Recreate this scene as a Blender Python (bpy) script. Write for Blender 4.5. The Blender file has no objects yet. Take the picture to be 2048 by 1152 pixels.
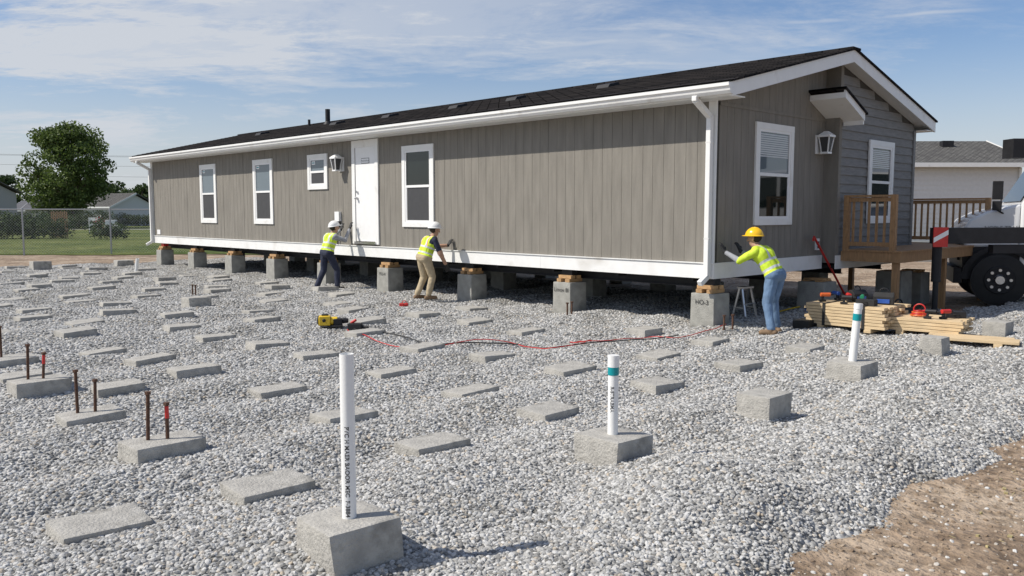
import bpy, bmesh, math, random
import numpy as np
from mathutils import Vector as V, Matrix, noise as mn, Euler
random.seed(7); rng=np.random.default_rng(7)
D=bpy.data; scn=bpy.context.scene; R=math.radians

# ------------------------------------------------------------ frames
E=V((0.7176,0.6964,0)).normalized(); L=V((-E.y,E.x,0))
C0=V((2.967,12.406,0)); HROT=math.atan2(E.y,E.x)
def H(e,l,z=0): return C0+E*e+L*l+V((0,0,z))
def sm(a,b,x):
    t=min(1,max(0,(x-a)/(b-a))); return t*t*(3-2*t)

# ------------------------------------------------------------ materials
def newmat(name):
    m=D.materials.new(name); m.use_nodes=True; nt=m.node_tree; b=nt.nodes['Principled BSDF']; return m,nt,b
def N(nt,t,**k):
    n=nt.nodes.new(t)
    for a,v in k.items(): setattr(n,a,v)
    return n
def mat(name,col,rough=.6,var=.12,scale=8,bump=0,bscale=40,metal=0,spec=.5,stretch=(1,1,1),dirt=None,coat=0):
    m,nt,b=newmat(name); lk=nt.links.new
    tc=N(nt,'ShaderNodeTexCoord'); mp=N(nt,'ShaderNodeMapping'); mp.inputs['Scale'].default_value=stretch
    lk(tc.outputs['Object'],mp.inputs[0])
    n=N(nt,'ShaderNodeTexNoise'); n.inputs['Scale'].default_value=scale; n.inputs['Detail'].default_value=6
    lk(mp.outputs[0],n.inputs['Vector'])
    r=N(nt,'ShaderNodeValToRGB'); c=V(col)
    r.color_ramp.elements[0].position=.3; r.color_ramp.elements[1].position=.7
    r.color_ramp.elements[0].color=(*[max(0,x*(1-var)) for x in c],1); r.color_ramp.elements[1].color=(*[min(1,x*(1+var)) for x in c],1)
    lk(n.outputs[0],r.inputs[0]); src=r.outputs[0]
    if dirt:
        n2=N(nt,'ShaderNodeTexNoise'); n2.inputs['Scale'].default_value=dirt[1]; n2.inputs['Detail'].default_value=5
        lk(tc.outputs['Object'],n2.inputs['Vector'])
        r2=N(nt,'ShaderNodeValToRGB'); r2.color_ramp.elements[0].position=dirt[2]; r2.color_ramp.elements[1].position=dirt[2]+.15
        lk(n2.outputs[0],r2.inputs[0])
        mx=N(nt,'ShaderNodeMix',data_type='RGBA'); lk(r2.outputs[0],mx.inputs[0]); lk(src,mx.inputs[6]); mx.inputs[7].default_value=(*dirt[0],1); src=mx.outputs[2]
    lk(src,b.inputs['Base Color'])
    b.inputs['Roughness'].default_value=rough; b.inputs['Metallic'].default_value=metal; b.inputs['Specular IOR Level'].default_value=spec
    b.inputs['Coat Weight'].default_value=coat
    if bump:
        n3=N(nt,'ShaderNodeTexNoise'); n3.inputs['Scale'].default_value=bscale; n3.inputs['Detail'].default_value=5; lk(mp.outputs[0],n3.inputs['Vector'])
        bp=N(nt,'ShaderNodeBump'); bp.inputs['Strength'].default_value=bump; bp.inputs['Distance'].default_value=.02
        lk(n3.outputs[0],bp.inputs['Height']); lk(bp.outputs[0],b.inputs['Normal'])
    return m
siding=mat('siding_grey',(.218,.203,.176),.75,.13,2.2,.3,26,stretch=(4,4,.6),spec=.3)
siding2=mat('lap_siding_grey',(.205,.2,.19),.7,.14,6,.25,30,stretch=(1,1,6))
gap=mat('siding_groove',(.07,.066,.06),.9)
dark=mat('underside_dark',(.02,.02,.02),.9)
white=mat('white_trim_paint',(.78,.78,.76),.45,.03,5,dirt=((.62,.6,.56),2.5,.62))
skirtw=mat('white_skirt',(.78,.78,.76),.5,.04,6,dirt=((.6,.58,.54),1.5,.58))
vinyl=mat('white_vinyl',(.8,.8,.79),.35,.02)
def shinglemat(name,c0,c1):
    m,nt,b=newmat(name); lk=nt.links.new; tc=N(nt,'ShaderNodeTexCoord'); mp=N(nt,'ShaderNodeMapping'); mp.inputs['Rotation'].default_value=(0,0,math.pi/2); lk(tc.outputs['Object'],mp.inputs[0])
    br=N(nt,'ShaderNodeTexBrick'); br.inputs['Scale'].default_value=1; br.inputs['Brick Width'].default_value=.3; br.inputs['Row Height'].default_value=.14; br.inputs['Mortar Size'].default_value=.012
    br.inputs['Color1'].default_value=(*c0,1); br.inputs['Color2'].default_value=(*c1,1); br.inputs['Mortar'].default_value=(.006,.006,.006,1); lk(mp.outputs[0],br.inputs['Vector'])
    n=N(nt,'ShaderNodeTexNoise'); n.inputs['Scale'].default_value=90; lk(tc.outputs['Object'],n.inputs['Vector'])
    mx=N(nt,'ShaderNodeMix',data_type='RGBA',blend_type='MULTIPLY'); mx.inputs[0].default_value=.7; lk(br.outputs[0],mx.inputs[6]); lk(n.outputs[0],mx.inputs[7]); lk(mx.outputs[2],b.inputs['Base Color'])
    bp=N(nt,'ShaderNodeBump'); bp.inputs['Strength'].default_value=.9; bp.inputs['Distance'].default_value=.02; bp.invert=True; lk(br.outputs['Fac'],bp.inputs['Height']); lk(bp.outputs[0],b.inputs['Normal'])
    b.inputs['Roughness'].default_value=1; b.inputs['Specular IOR Level'].default_value=.1; return m
shingle=shinglemat('dark_shingles',(.02,.02,.023),(.055,.05,.05))
concrete=mat('concrete',(.39,.375,.34),.9,.2,9,.6,60,dirt=((.24,.23,.205),6,.56))
concrete_d=mat('concrete_pier',(.32,.315,.285),.9,.2,6,.5,50,dirt=((.19,.185,.165),3,.55))
wood=mat('lumber',(.62,.47,.28),.7,.2,5,.1,40,stretch=(1,8,8))
cribw=mat('crib_wood',(.46,.28,.13),.7,.25,9,.1,40)
deckw=mat('deck_wood',(.36,.21,.10),.7,.2,6,.1,40,stretch=(6,6,1))
steel=mat('painted_steel_dark',(.02,.02,.022),.55,.2,spec=.3)
redp=mat('red_paint',(.55,.03,.025),.4,.1)
bluep=mat('blue_plastic',(.03,.1,.4),.4,.1)
greenp=mat('green_plastic',(.02,.25,.12),.4,.1)
orangep=mat('orange_plastic',(.65,.13,.03),.4,.1)
yellowp=mat('yellow_plastic',(.75,.5,.03),.4,.1)
blackr=mat('black_rubber',(.018,.018,.018),.7,.2)
rust=mat('rusty_rod',(.10,.05,.03),.85,.4,40,.3,80)
pvc=mat('pvc_white',(.82,.82,.8),.3,.02,6,dirt=((.68,.66,.6),4,.64))
teal=mat('teal_tape',(.0,.27,.30),.4,.05)
ink=mat('black_ink',(.02,.02,.02),.6)
chrome=mat('brushed_metal',(.6,.6,.6),.3,.05,metal=1)
clearp=mat('lamp_glass',(.7,.7,.68),.12,.02)
blind=mat('window_blind',(.5,.52,.53),.3,.03)
def glassmat(name,c):
    m,nt,b=newmat(name); b.inputs['Base Color'].default_value=(*c,1); b.inputs['Roughness'].default_value=.03; b.inputs['IOR'].default_value=1.6
    n=N(nt,'ShaderNodeTexNoise'); n.inputs['Scale'].default_value=1.5; bp=N(nt,'ShaderNodeBump'); bp.inputs['Strength'].default_value=.05
    nt.links.new(n.outputs[0],bp.inputs['Height']); nt.links.new(bp.outputs[0],b.inputs['Normal'])
    return m
glass_d=glassmat('window_glass_dark',(.012,.016,.014))
glass_refl=glassmat('window_glass_painted_reflection',(.13,.165,.19))  # sky reflection in the panes is painted in as a pale blue base colour
screen=mat('insect_screen',(.05,.05,.052),.5,.08)
def stonemat(name,stops):
    m,nt,b=newmat(name); oi=N(nt,'ShaderNodeObjectInfo'); r=N(nt,'ShaderNodeValToRGB')
    cr=r.color_ramp
    while len(cr.elements)<len(stops): cr.elements.new(.5)
    for e,(p,c) in zip(cr.elements,stops): e.position=p; e.color=(*c,1)
    nt.links.new(oi.outputs['Random'],r.inputs[0]); nt.links.new(r.outputs[0],b.inputs['Base Color'])
    b.inputs['Roughness'].default_value=.85; b.inputs['Specular IOR Level'].default_value=.25
    return m
stone=stonemat('gravel_stone',[(0,(.15,.147,.14)),(.22,(.28,.277,.265)),(.5,(.40,.397,.38)),(.85,(.56,.556,.54)),(1,(.42,.36,.28))])
clod=stonemat('dirt_stone',[(0,(.18,.13,.09)),(.5,(.30,.23,.16)),(.8,(.38,.33,.27)),(1,(.58,.58,.56))])
def gravelmat():
    m,nt,b=newmat('gravel_bed'); lk=nt.links.new
    tc=N(nt,'ShaderNodeTexCoord'); v=N(nt,'ShaderNodeTexVoronoi'); v.inputs['Scale'].default_value=30
    lk(tc.outputs['Object'],v.inputs['Vector'])
    sp=N(nt,'ShaderNodeSeparateColor'); lk(v.outputs['Color'],sp.inputs[0])
    r=N(nt,'ShaderNodeValToRGB'); cr=r.color_ramp; cr.elements[0].color=(.17,.168,.16,1); cr.elements[1].color=(.56,.557,.54,1)
    e=cr.elements.new(.4); e.color=(.36,.357,.345,1); lk(sp.outputs[0],r.inputs[0])
    n=N(nt,'ShaderNodeTexNoise'); n.inputs['Scale'].default_value=1.2; n.inputs['Detail'].default_value=6; lk(tc.outputs['Object'],n.inputs['Vector'])
    r2=N(nt,'ShaderNodeValToRGB'); r2.color_ramp.elements[0].color=(.6,.585,.55,1); r2.color_ramp.elements[1].color=(1,1,1,1); r2.color_ramp.elements[0].position=.35; r2.color_ramp.elements[1].position=.6; lk(n.outputs[0],r2.inputs[0])
    mx=N(nt,'ShaderNodeMix',data_type='RGBA',blend_type='MULTIPLY'); mx.inputs[0].default_value=1; lk(r.outputs[0],mx.inputs[6]); lk(r2.outputs[0],mx.inputs[7]); lk(mx.outputs[2],b.inputs['Base Color'])
    bp=N(nt,'ShaderNodeBump'); bp.inputs['Strength'].default_value=1; bp.inputs['Distance'].default_value=.025; bp.invert=True
    lk(v.outputs['Distance'],bp.inputs['Height']); lk(bp.outputs[0],b.inputs['Normal']); b.inputs['Roughness'].default_value=.9
    return m
def dirtmat():
    m,nt,b=newmat('dirt'); lk=nt.links.new
    tc=N(nt,'ShaderNodeTexCoord')
    def no(s,d=8):
        n=N(nt,'ShaderNodeTexNoise'); n.inputs['Scale'].default_value=s; n.inputs['Detail'].default_value=d; lk(tc.outputs['Object'],n.inputs['Vector']); return n
    n=no(.9); r=N(nt,'ShaderNodeValToRGB'); cr=r.color_ramp; cr.elements[0].position=.3; cr.elements[1].position=.68
    cr.elements[0].color=(.21,.15,.10,1); cr.elements[1].color=(.50,.41,.31,1); e=cr.elements.new(.5); e.color=(.35,.26,.18,1); lk(n.outputs[0],r.inputs[0])
    n2=no(9); r2=N(nt,'ShaderNodeValToRGB'); r2.color_ramp.elements[0].color=(.5,.47,.43,1); r2.color_ramp.elements[1].color=(1.0,1,1,1); r2.color_ramp.elements[0].position=.33; r2.color_ramp.elements[1].position=.58; lk(n2.outputs[0],r2.inputs[0])
    mx=N(nt,'ShaderNodeMix',data_type='RGBA',blend_type='MULTIPLY'); mx.inputs[0].default_value=1; lk(r.outputs[0],mx.inputs[6]); lk(r2.outputs[0],mx.inputs[7]); lk(mx.outputs[2],b.inputs['Base Color'])
    n3=no(18); bp=N(nt,'ShaderNodeBump'); bp.inputs['Strength'].default_value=1; bp.inputs['Distance'].default_value=.05; lk(n3.outputs[0],bp.inputs['Height']); lk(bp.outputs[0],b.inputs['Normal']); b.inputs['Roughness'].default_value=.95
    return m
def grassmat():
    m,nt,b=newmat('grass'); lk=nt.links.new
    tc=N(nt,'ShaderNodeTexCoord')
    def no(s,d=6):
        n=N(nt,'ShaderNodeTexNoise'); n.inputs['Scale'].default_value=s; n.inputs['Detail'].default_value=d; lk(tc.outputs['Object'],n.inputs['Vector']); return n
    n=no(.25); r=N(nt,'ShaderNodeValToRGB'); cr=r.color_ramp; cr.elements[0].position=.3; cr.elements[1].position=.7
    cr.elements[0].color=(.07,.105,.025,1); cr.elements[1].color=(.19,.21,.07,1); lk(n.outputs[0],r.inputs[0])
    n2=no(3,9); mx=N(nt,'ShaderNodeMix',data_type='RGBA',blend_type='MULTIPLY'); mx.inputs[0].default_value=.55; lk(r.outputs[0],mx.inputs[6])
    r2=N(nt,'ShaderNodeValToRGB'); r2.color_ramp.elements[0].position=.35; r2.color_ramp.elements[1].position=.6; lk(n2.outputs[0],r2.inputs[0]); lk(r2.outputs[0],mx.inputs[7]); lk(mx.outputs[2],b.inputs['Base Color'])
    b.inputs['Roughness'].default_value=1; b.inputs['Specular IOR Level'].default_value=.1
    return m
def leafmat(name,c):
    m,nt,b=newmat(name); lk=nt.links.new
    g=N(nt,'ShaderNodeNewGeometry'); r=N(nt,'ShaderNodeValToRGB'); r.color_ramp.elements[0].color=(c[0]*.45,c[1]*.5,c[2]*.5,1); r.color_ramp.elements[1].color=(c[0]*1.5,c[1]*1.4,c[2]*1.3,1)
    lk(g.outputs['Random Per Island'],r.inputs[0]); lk(r.outputs[0],b.inputs['Base Color']); b.inputs['Roughness'].default_value=.7
    tl=N(nt,'ShaderNodeBsdfTranslucent'); lk(r.outputs[0],tl.inputs[0]); ms=N(nt,'ShaderNodeMixShader'); ms.inputs[0].default_value=.3
    lk(b.outputs[0],ms.inputs[1]); lk(tl.outputs[0],ms.inputs[2]); lk(ms.outputs[0],nt.nodes['Material Output'].inputs[0])
    return m
leaf1=leafmat('tree_leaves',(.10,.15,.035)); leaf2=leafmat('hedge_leaves',(.05,.085,.025))
bark=mat('bark',(.10,.075,.05),.95,.3,10,.5,20)

# ------------------------------------------------------------ mesh builder
class MB:
    def __init__(s): s.v=[];s.f=[];s.m=[];s.mats=[];s.T=Matrix.Identity(4)
    def mi(s,mt):
        if mt not in s.mats: s.mats.append(mt)
        return s.mats.index(mt)
    def add(s,vs,fs,mt):
        b=len(s.v); s.v+=[s.T@V(p) for p in vs]; s.f+=[[b+i for i in f] for f in fs]; s.m+=[s.mi(mt)]*len(fs); return s
    def box(s,a,b,mt,rot=None):
        x0,y0,z0=a;x1,y1,z1=b
        vs=[V(p) for p in [(x0,y0,z0),(x1,y0,z0),(x1,y1,z0),(x0,y1,z0),(x0,y0,z1),(x1,y0,z1),(x1,y1,z1),(x0,y1,z1)]]
        if rot:
            c=(V(a)+V(b))/2; Rm=Euler(rot).to_matrix(); vs=[c+Rm@(p-c) for p in vs]
        return s.add(vs,[(0,3,2,1),(4,5,6,7),(0,1,5,4),(1,2,6,5),(2,3,7,6),(3,0,4,7)],mt)
    def prism(s,pts,vec,mt):
        n=len(pts); vec=V(vec); vs=[V(p) for p in pts]+[V(p)+vec for p in pts]
        fs=[tuple(range(n))[::-1],tuple(range(n,2*n))]+[(i,(i+1)%n,n+(i+1)%n,n+i) for i in range(n)]
        return s.add(vs,fs,mt)
    def beam(s,p,q,w,h,mt,up=(0,0,1)):
        p=V(p);q=V(q);d=(q-p).normalized(); u=V(up); sd=d.cross(u)
        if sd.length<1e-3: sd=d.cross(V((1,0,0)))
        sd.normalize(); u=sd.cross(d)
        pts=[p+sd*w/2+u*h/2,p-sd*w/2+u*h/2,p-sd*w/2-u*h/2,p+sd*w/2-u*h/2]
        return s.prism(pts,q-p,mt)
    def cyl(s,p,q,r1,r2,mt,n=16,caps=True):
        p=V(p);q=V(q);d=(q-p).normalized(); a=d.orthogonal().normalized(); b=d.cross(a)
        vs=[];fs=[]
        for c,r in((p,r1),(q,r2)):
            for i in range(n):
                t=2*math.pi*i/n; vs.append(c+a*math.cos(t)*r+b*math.sin(t)*r)
        for i in range(n): fs.append((i,(i+1)%n,n+(i+1)%n,n+i))
        if caps: fs+=[tuple(range(n))[::-1],tuple(range(n,2*n))]
        return s.add(vs,fs,mt)
    def ball(s,c,r,mt,n=10,sc=(1,1,1)):
        vs=[];fs=[];c=V(c); m=n*2
        for i in range(n+1):
            for j in range(m):
                a=math.pi*i/n;b=2*math.pi*j/m
                vs.append(c+V((math.sin(a)*math.cos(b)*sc[0],math.sin(a)*math.sin(b)*sc[1],math.cos(a)*sc[2]))*r)
        for i in range(n):
            for j in range(m): fs.append((i*m+j,(i+1)*m+j,(i+1)*m+(j+1)%m,i*m+(j+1)%m))
        return s.add(vs,fs,mt)
    def torus(s,c,R_,r,mt,ax='z',n=28,k=8):
        vs=[];fs=[];c=V(c)
        for i in range(n):
            a=2*math.pi*i/n
            for j in range(k):
                b=2*math.pi*j/k; x=(R_+r*math.cos(b))*math.cos(a); y=(R_+r*math.cos(b))*math.sin(a); z=r*math.sin(b)
                p={'z':(x,y,z),'y':(x,z,y),'x':(z,x,y)}[ax]; vs.append(c+V(p))
        for i in range(n):
            for j in range(k): fs.append((i*k+j,((i+1)%n)*k+j,((i+1)%n)*k+(j+1)%k,i*k+(j+1)%k))
        return s.add(vs,fs,mt)
    def obj(s,name,parent=None,loc=(0,0,0),rot=(0,0,0),bevel=0,smooth=False,rough=0):
        me=D.meshes.new(name); me.from_pydata([tuple(v) for v in s.v],[],s.f); me.polygons.foreach_set('material_index',s.m)
        for m in s.mats: me.materials.append(m)
        o=D.objects.new(name,me); scn.collection.objects.link(o); o.location=loc; o.rotation_euler=rot
        bm=bmesh.new(); bm.from_mesh(me); bmesh.ops.recalc_face_normals(bm,faces=bm.faces)
        if rough:
            bmesh.ops.bevel(bm,geom=list(bm.edges),offset=.009,segments=2,affect='EDGES',profile=.6)
            bmesh.ops.subdivide_edges(bm,edges=[e for e in bm.edges if e.calc_length()>.06],cuts=6,use_grid_fill=True)
            off=V((random.uniform(0,50),random.uniform(0,50),0))
            for v in bm.verts:
                k=mn.noise((v.co+off)*9)*.6+mn.noise((v.co+off)*28)*.5
                v.co+=v.normal*k*rough
        bm.to_mesh(me); bm.free()
        if smooth or rough:
            for p in me.polygons: p.use_smooth=True
            me.set_sharp_from_angle(angle=R(40))
        if parent: o.parent=parent
        if bevel:
            b=o.modifiers.new('b','BEVEL'); b.width=bevel; b.segments=2; b.limit_method='ANGLE'; b.angle_limit=R(50)
        return o
def empty(name,loc=(0,0,0),rot=(0,0,0)):
    o=D.objects.new(name,None); scn.collection.objects.link(o); o.location=loc; o.rotation_euler=rot; o.empty_display_size=.2; return o
def textmesh(body,size,mt,bold=0):
    cu=D.curves.new('t','FONT'); cu.body=body; cu.size=size; cu.align_x='CENTER'; cu.align_y='CENTER'; cu.offset=bold; cu.extrude=0
    o=D.objects.new('t',cu); scn.collection.objects.link(o); bpy.context.view_layer.update()
    me=D.meshes.new_from_object(o.evaluated_get(bpy.context.evaluated_depsgraph_get())); D.objects.remove(o)
    me.materials.clear(); me.materials.append(mt); return me
def text(body,size,mt,M,parent,name='lettering',bold=0):
    me=textmesh(body,size,mt,bold); me.transform(M); o=D.objects.new(name,me); scn.collection.objects.link(o); o.parent=parent; return o
def frameM(origin,right,up):
    r=V(right).normalized();u=V(up).normalized();n=r.cross(u)
    M=Matrix.Identity(4)
    for i in range(3): M[i][0]=r[i];M[i][1]=u[i];M[i][2]=n[i];M[i][3]=origin[i]
    return M

# ------------------------------------------------------------ terrain
GL=1.82
mounds=[(1.25,5.0,.5,.09),(.9,5.3,.4,.05),(-1.0,3.7,.6,.05),(2.4,6.2,.6,.06),(-.4,5.2,.5,.04),(-3.0,6.2,.7,.05),(3.6,7.9,.5,.06),(1.6,4.7,.3,.06),(-1.9,9.0,.7,.04),(.4,8.1,.5,.04)]
def hg(x,y):
    p=V((x,y,0)); l=p.dot(L)
    h=.05*mn.noise(p*.55)+.035*mn.noise(p*1.5+V((5,3,1)))+.016*mn.noise(p*3.6)
    h+=.028*math.sin(l*2*math.pi/1.27+3*mn.noise(p*.4))
    w=sm(9,2.5,l) if l>2.5 else 1
    h+=.008*w*math.sin(l*2*math.pi/.21+2.5*mn.noise(p*.8))
    for a,b,s,k in mounds:
        q=((x-a)**2+(y-b)**2)/(s*s)
        if q<9: h+=k*math.exp(-q)
    return max(h,-.075+h*.15)
def gravel_edge(e,l,p):
    n=.35*mn.noise(p*.9)+.12*mn.noise(p*3.5)
    d=l-GL+n; d2=(15.6 if l>4.9+n else 40)-e+2*n; d3=30+3*n-l
    return min(d,d2 if l>4.9 else 9,d3, 22-e)
GZ=-.13
def hgr(x,y):
    p=V((x,y,0)); d=gravel_edge(p.dot(E),p.dot(L),p)
    return hg(x,y)*sm(-.1,.6,d)-.24*(1-sm(-.2,.5,d))
def gz(x,y):
    return max(hgr(x,y),GZ)
STEP=.085
es=np.arange(-5,22.5,STEP); ls=np.arange(1.0,32.5,STEP)
vs=[];dens=[];sz=[]
for l in ls:
    for e in es:
        p=E*float(e)+L*float(l); d=gravel_edge(float(e),float(l),p)
        z=hg(p.x,p.y)*sm(-.1,.6,d)-.24*(1-sm(-.2,.5,d))
        vs.append((p.x,p.y,z))
        r=math.hypot(p.x,p.y); k=2500*min(1,(4.8/max(r,.1))**1.75)
        if abs(p.x)>.61*p.y*1.25+.7: k*=.12
        if d<.15: k*=max(0.05,.4+d*2)
        if d<-.7: k=0
        if z<-.14 : k*=.3
        dens.append(k); sz.append(1 if r<5 else min(1.45,1+(r-5)*.045))
ne=len(es); nl=len(ls)
fs=[(j*ne+i,j*ne+i+1,(j+1)*ne+i+1,(j+1)*ne+i) for j in range(nl-1) for i in range(ne-1)]
me=D.meshes.new('gravel'); me.from_pydata(vs,[],fs); me.materials.append(gravelmat())
for nme,arr in(('dens',dens),('sz',sz)):
    a=me.attributes.new(nme,'FLOAT','POINT'); a.data.foreach_set('value',np.array(arr,dtype=np.float32))
for p in me.polygons: p.use_smooth=True
gravel=D.objects.new('gravel',me); scn.collection.objects.link(gravel)
def stonecoll(name,mt,base):
    col=D.collections.new(name)
    for k in range(6):
        bm=bmesh.new(); bmesh.ops.create_icosphere(bm,subdivisions=2,radius=1)
        sc=V((1,random.uniform(.65,.9),random.uniform(.45,.7))); off=V((k*7.3,k*1.1,0))
        for v in bm.verts:
            n=v.co.normalized(); q=1+.32*mn.noise(n*1.3+off)+.12*mn.noise(n*3+off)
            v.co=V((v.co.x*sc.x,v.co.y*sc.y,v.co.z*sc.z))*q*base
        m2=D.meshes.new('stone'); bm.to_mesh(m2); bm.free(); m2.materials.append(mt)
        o=D.objects.new('stone',m2); col.objects.link(o)
    return col
sc_g=stonecoll('gravel_stones',stone,.0152); sc_d=stonecoll('dirt_clods',clod,.018)
def scatter(o,col,smin,smax):
    ng=D.node_groups.new('scatter','GeometryNodeTree')
    ng.interface.new_socket('Geometry',in_out='INPUT',socket_type='NodeSocketGeometry'); ng.interface.new_socket('Geometry',in_out='OUTPUT',socket_type='NodeSocketGeometry')
    gi=N(ng,'NodeGroupInput'); go=N(ng,'NodeGroupOutput'); dp=N(ng,'GeometryNodeDistributePointsOnFaces'); ip=N(ng,'GeometryNodeInstanceOnPoints'); jg=N(ng,'GeometryNodeJoinGeometry')
    ci=N(ng,'GeometryNodeCollectionInfo'); ci.inputs['Collection'].default_value=col; ci.inputs['Separate Children'].default_value=True; ci.inputs['Reset Children'].default_value=True
    na=N(ng,'GeometryNodeInputNamedAttribute',data_type='FLOAT'); na.inputs['Name'].default_value='dens'
    nz=N(ng,'GeometryNodeInputNamedAttribute',data_type='FLOAT'); nz.inputs['Name'].default_value='sz'
    rv=N(ng,'FunctionNodeRandomValue',data_type='FLOAT_VECTOR'); rv.inputs[0].default_value=(-.7,-.7,0); rv.inputs[1].default_value=(.7,.7,6.28)
    rs=N(ng,'FunctionNodeRandomValue',data_type='FLOAT'); rs.inputs[2].default_value=smin; rs.inputs[3].default_value=smax
    mu=N(ng,'ShaderNodeMath',operation='MULTIPLY'); lk=ng.links.new
    lk(gi.outputs[0],dp.inputs['Mesh']); lk(na.outputs['Attribute'],dp.inputs['Density']); lk(dp.outputs['Points'],ip.inputs['Points'])
    lk(ci.outputs[0],ip.inputs['Instance']); ip.inputs['Pick Instance'].default_value=True
    lk(rv.outputs[0],ip.inputs['Rotation']); lk(rs.outputs[1],mu.inputs[0]); lk(nz.outputs['Attribute'],mu.inputs[1]); lk(mu.outputs[0],ip.inputs['Scale'])
    lk(gi.outputs[0],jg.inputs[0]); lk(ip.outputs[0],jg.inputs[0]); lk(jg.outputs[0],go.inputs[0])
    m=o.modifiers.new('scatter','NODES'); m.node_group=ng
scatter(gravel,sc_g,.55,1.3)
n=320; vs=[];dens=[];sz=[]
A=1500/math.sinh(7.4)
for j in range(n):
    for i in range(n):
        x=3+A*math.sinh(7.4*(2*i/(n-1)-1)); y=6+A*math.sinh(7.4*(2*j/(n-1)-1))
        r=math.hypot(x,y); k=1 if r<40 else 0
        z=GZ+k*(.02*mn.noise(V((x,y,0))*.9)+.016*mn.noise(V((x,y,3))*3))
        if r>26: z+=.06*min(1,(r-26)/6)
        vs.append((x,y,z)); dens.append((260 if r<9 else 25) if r<30 and x>-2 else 0); sz.append(1)
fs=[(j*n+i,j*n+i+1,(j+1)*n+i+1,(j+1)*n+i) for j in range(n-1) for i in range(n-1)]
me=D.meshes.new('ground'); me.from_pydata(vs,[],fs); me.materials.append(dirtmat())
for nme,arr in(('dens',dens),('sz',sz)):
    a=me.attributes.new(nme,'FLOAT','POINT'); a.data.foreach_set('value',np.array(arr,dtype=np.float32))
for p in me.polygons: p.use_smooth=True
ground=D.objects.new('ground',me); scn.collection.objects.link(ground); scatter(ground,sc_d,.2,1.0)
vs=[];fs=[]; xs=np.concatenate([np.arange(-900,-60,40),np.arange(-60,60,.7),np.arange(60,900,40)])
for i,x in enumerate(xs):
    y0=35.0+1.8*mn.noise(V((x*.2,1,0)))+.9*mn.noise(V((x*.9,2,0)))
    vs+=[(x,y0,-.045),(x,60,-.03),(x,1400,-.03)]
for i in range(len(xs)-1):
    b=i*3; fs+=[(b,b+3,b+4,b+1),(b+1,b+4,b+5,b+2)]
me=D.meshes.new('lawn'); me.from_pydata([tuple(map(float,v)) for v in vs],[],fs); me.materials.append(grassmat()); lawn=D.objects.new('lawn',me); scn.collection.objects.link(lawn)
MB().box((10,30.2,-.1),(24,30.5,.12),concrete).obj('concrete_kerb',bevel=.02)
straw=mat('dry_grass',(.38,.32,.16),.9,.3); b=MB(); rr=random.Random(12)
for k in range(300):
    e=rr.uniform(1.5,9); l=rr.uniform(-.5,1.7); p=E*e+L*l; g0=GZ+.02*mn.noise(V((p.x,p.y,0))*.9)+.016*mn.noise(V((p.x,p.y,3))*3)
    if rr.random()<.65:
        a=rr.uniform(0,3.14); ln=rr.uniform(.02,.06); z=g0+rr.uniform(.003,.015); b.beam((p.x,p.y,z),(p.x+math.cos(a)*ln,p.y+math.sin(a)*ln,z+rr.uniform(-.004,.01)),.003,.002,straw)
    else:
        s=rr.uniform(.005,.012); b.box((p.x-s,p.y-s,g0),(p.x+s,p.y+s,g0+.012),vinyl if rr.random()<.3 else straw,rot=(rr.uniform(-.3,.3),rr.uniform(-.3,.3),rr.uniform(0,3)))
b.obj('straw_litter')

# ------------------------------------------------------------ MOBILE HOME
home=empty('mobile_home',C0,(0,0,HROT))
ZB=.72; ZW=3.33; LEN=21.07; WID=6.8; LO=-.25; RK=-.5; EV=-.4; EV2=7.2; RG=3.4; ZE=3.50; SL=.242
def zroof(e): return ZE+SL*((e-EV) if e<=RG else (2*RG-e-EV))
b=MB(); b.box((.012,.0,ZB+.2),(.05,LEN,ZW+.02),gap)
l=0.1
while l<LEN-.05:
    w=.203; l2=min(l+w,LEN)
    b.box((0,l+.0026,ZB+.21),(.03,l2-.0026,ZW),siding); l=l2
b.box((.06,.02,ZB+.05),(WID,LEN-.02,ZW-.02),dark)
b.box((0.03,LEN,ZB+.21),(WID,LEN+.03,ZW),siding); b.obj('long_wall',home)
b=MB()
for k in range(1,17): b.box((-.004,k*1.2192+.1-.012,ZB+.24),(0.001,k*1.2192+.1+.012,ZW-.01),siding)
b.obj('panel_joints',home)
b=MB(); b.box((0.02,.012,ZB+.2),(3.45,.05,ZW),gap)
e=.1
while e<3.44:
    e2=min(e+.203,3.45); b.prism([(e+.0026,0,ZB+.21),(e2-.0026,0,ZB+.21),(e2-.0026,0,3.27),(e+.0026,0,3.27)],(0,.03,0),siding)
    b.prism([(e+.0026,0,3.30),(e2-.0026,0,3.30),(e2-.0026,0,zroof(e2)-.16),(e+.0026,0,zroof(e)-.16)],(0,.03,0),siding); e=e2
b.prism([(0.05,.035,ZW),(3.45,.035,ZW),(3.45,.035,zroof(3.45)-.17),(0.05,.035,zroof(0.05)-.17)],(0,.02,0),gap)
b.box((.1,-.012,3.26),(3.45,.0,3.31),siding)
b.obj('end_wall',home)
b=MB(); z=ZB+.24
b.prism([(3.47,LO+.03,ZB+.1),(WID,LO+.03,ZB+.1),(WID,LO+.03,zroof(WID)-.15),(3.47,LO+.03,zroof(3.47)-.15)],(0,.05,0),gap)
while z<4.25:
    z2=z+.155; zt=zroof(WID)-.17
    emax=WID if z2<zt else 2*RG-EV-(z2+.16-ZE)/SL
    if emax<3.6: break
    b.prism([(3.5,LO-.004,z),(3.5,LO+.028,z),(3.5,LO+.028,z2),(3.5,LO+.016,z2)],(emax-3.5,0,0),siding2); z=z2
b.box((3.45,LO,ZB+.1),(3.49,.05,4.22),siding); b.box((3.45,LO-.012,ZB+.2),(3.55,LO-.0,4.2),siding)
b.box((6.73,LO-.02,ZB+.2),(6.83,LO+.05,3.32),siding2)
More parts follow.
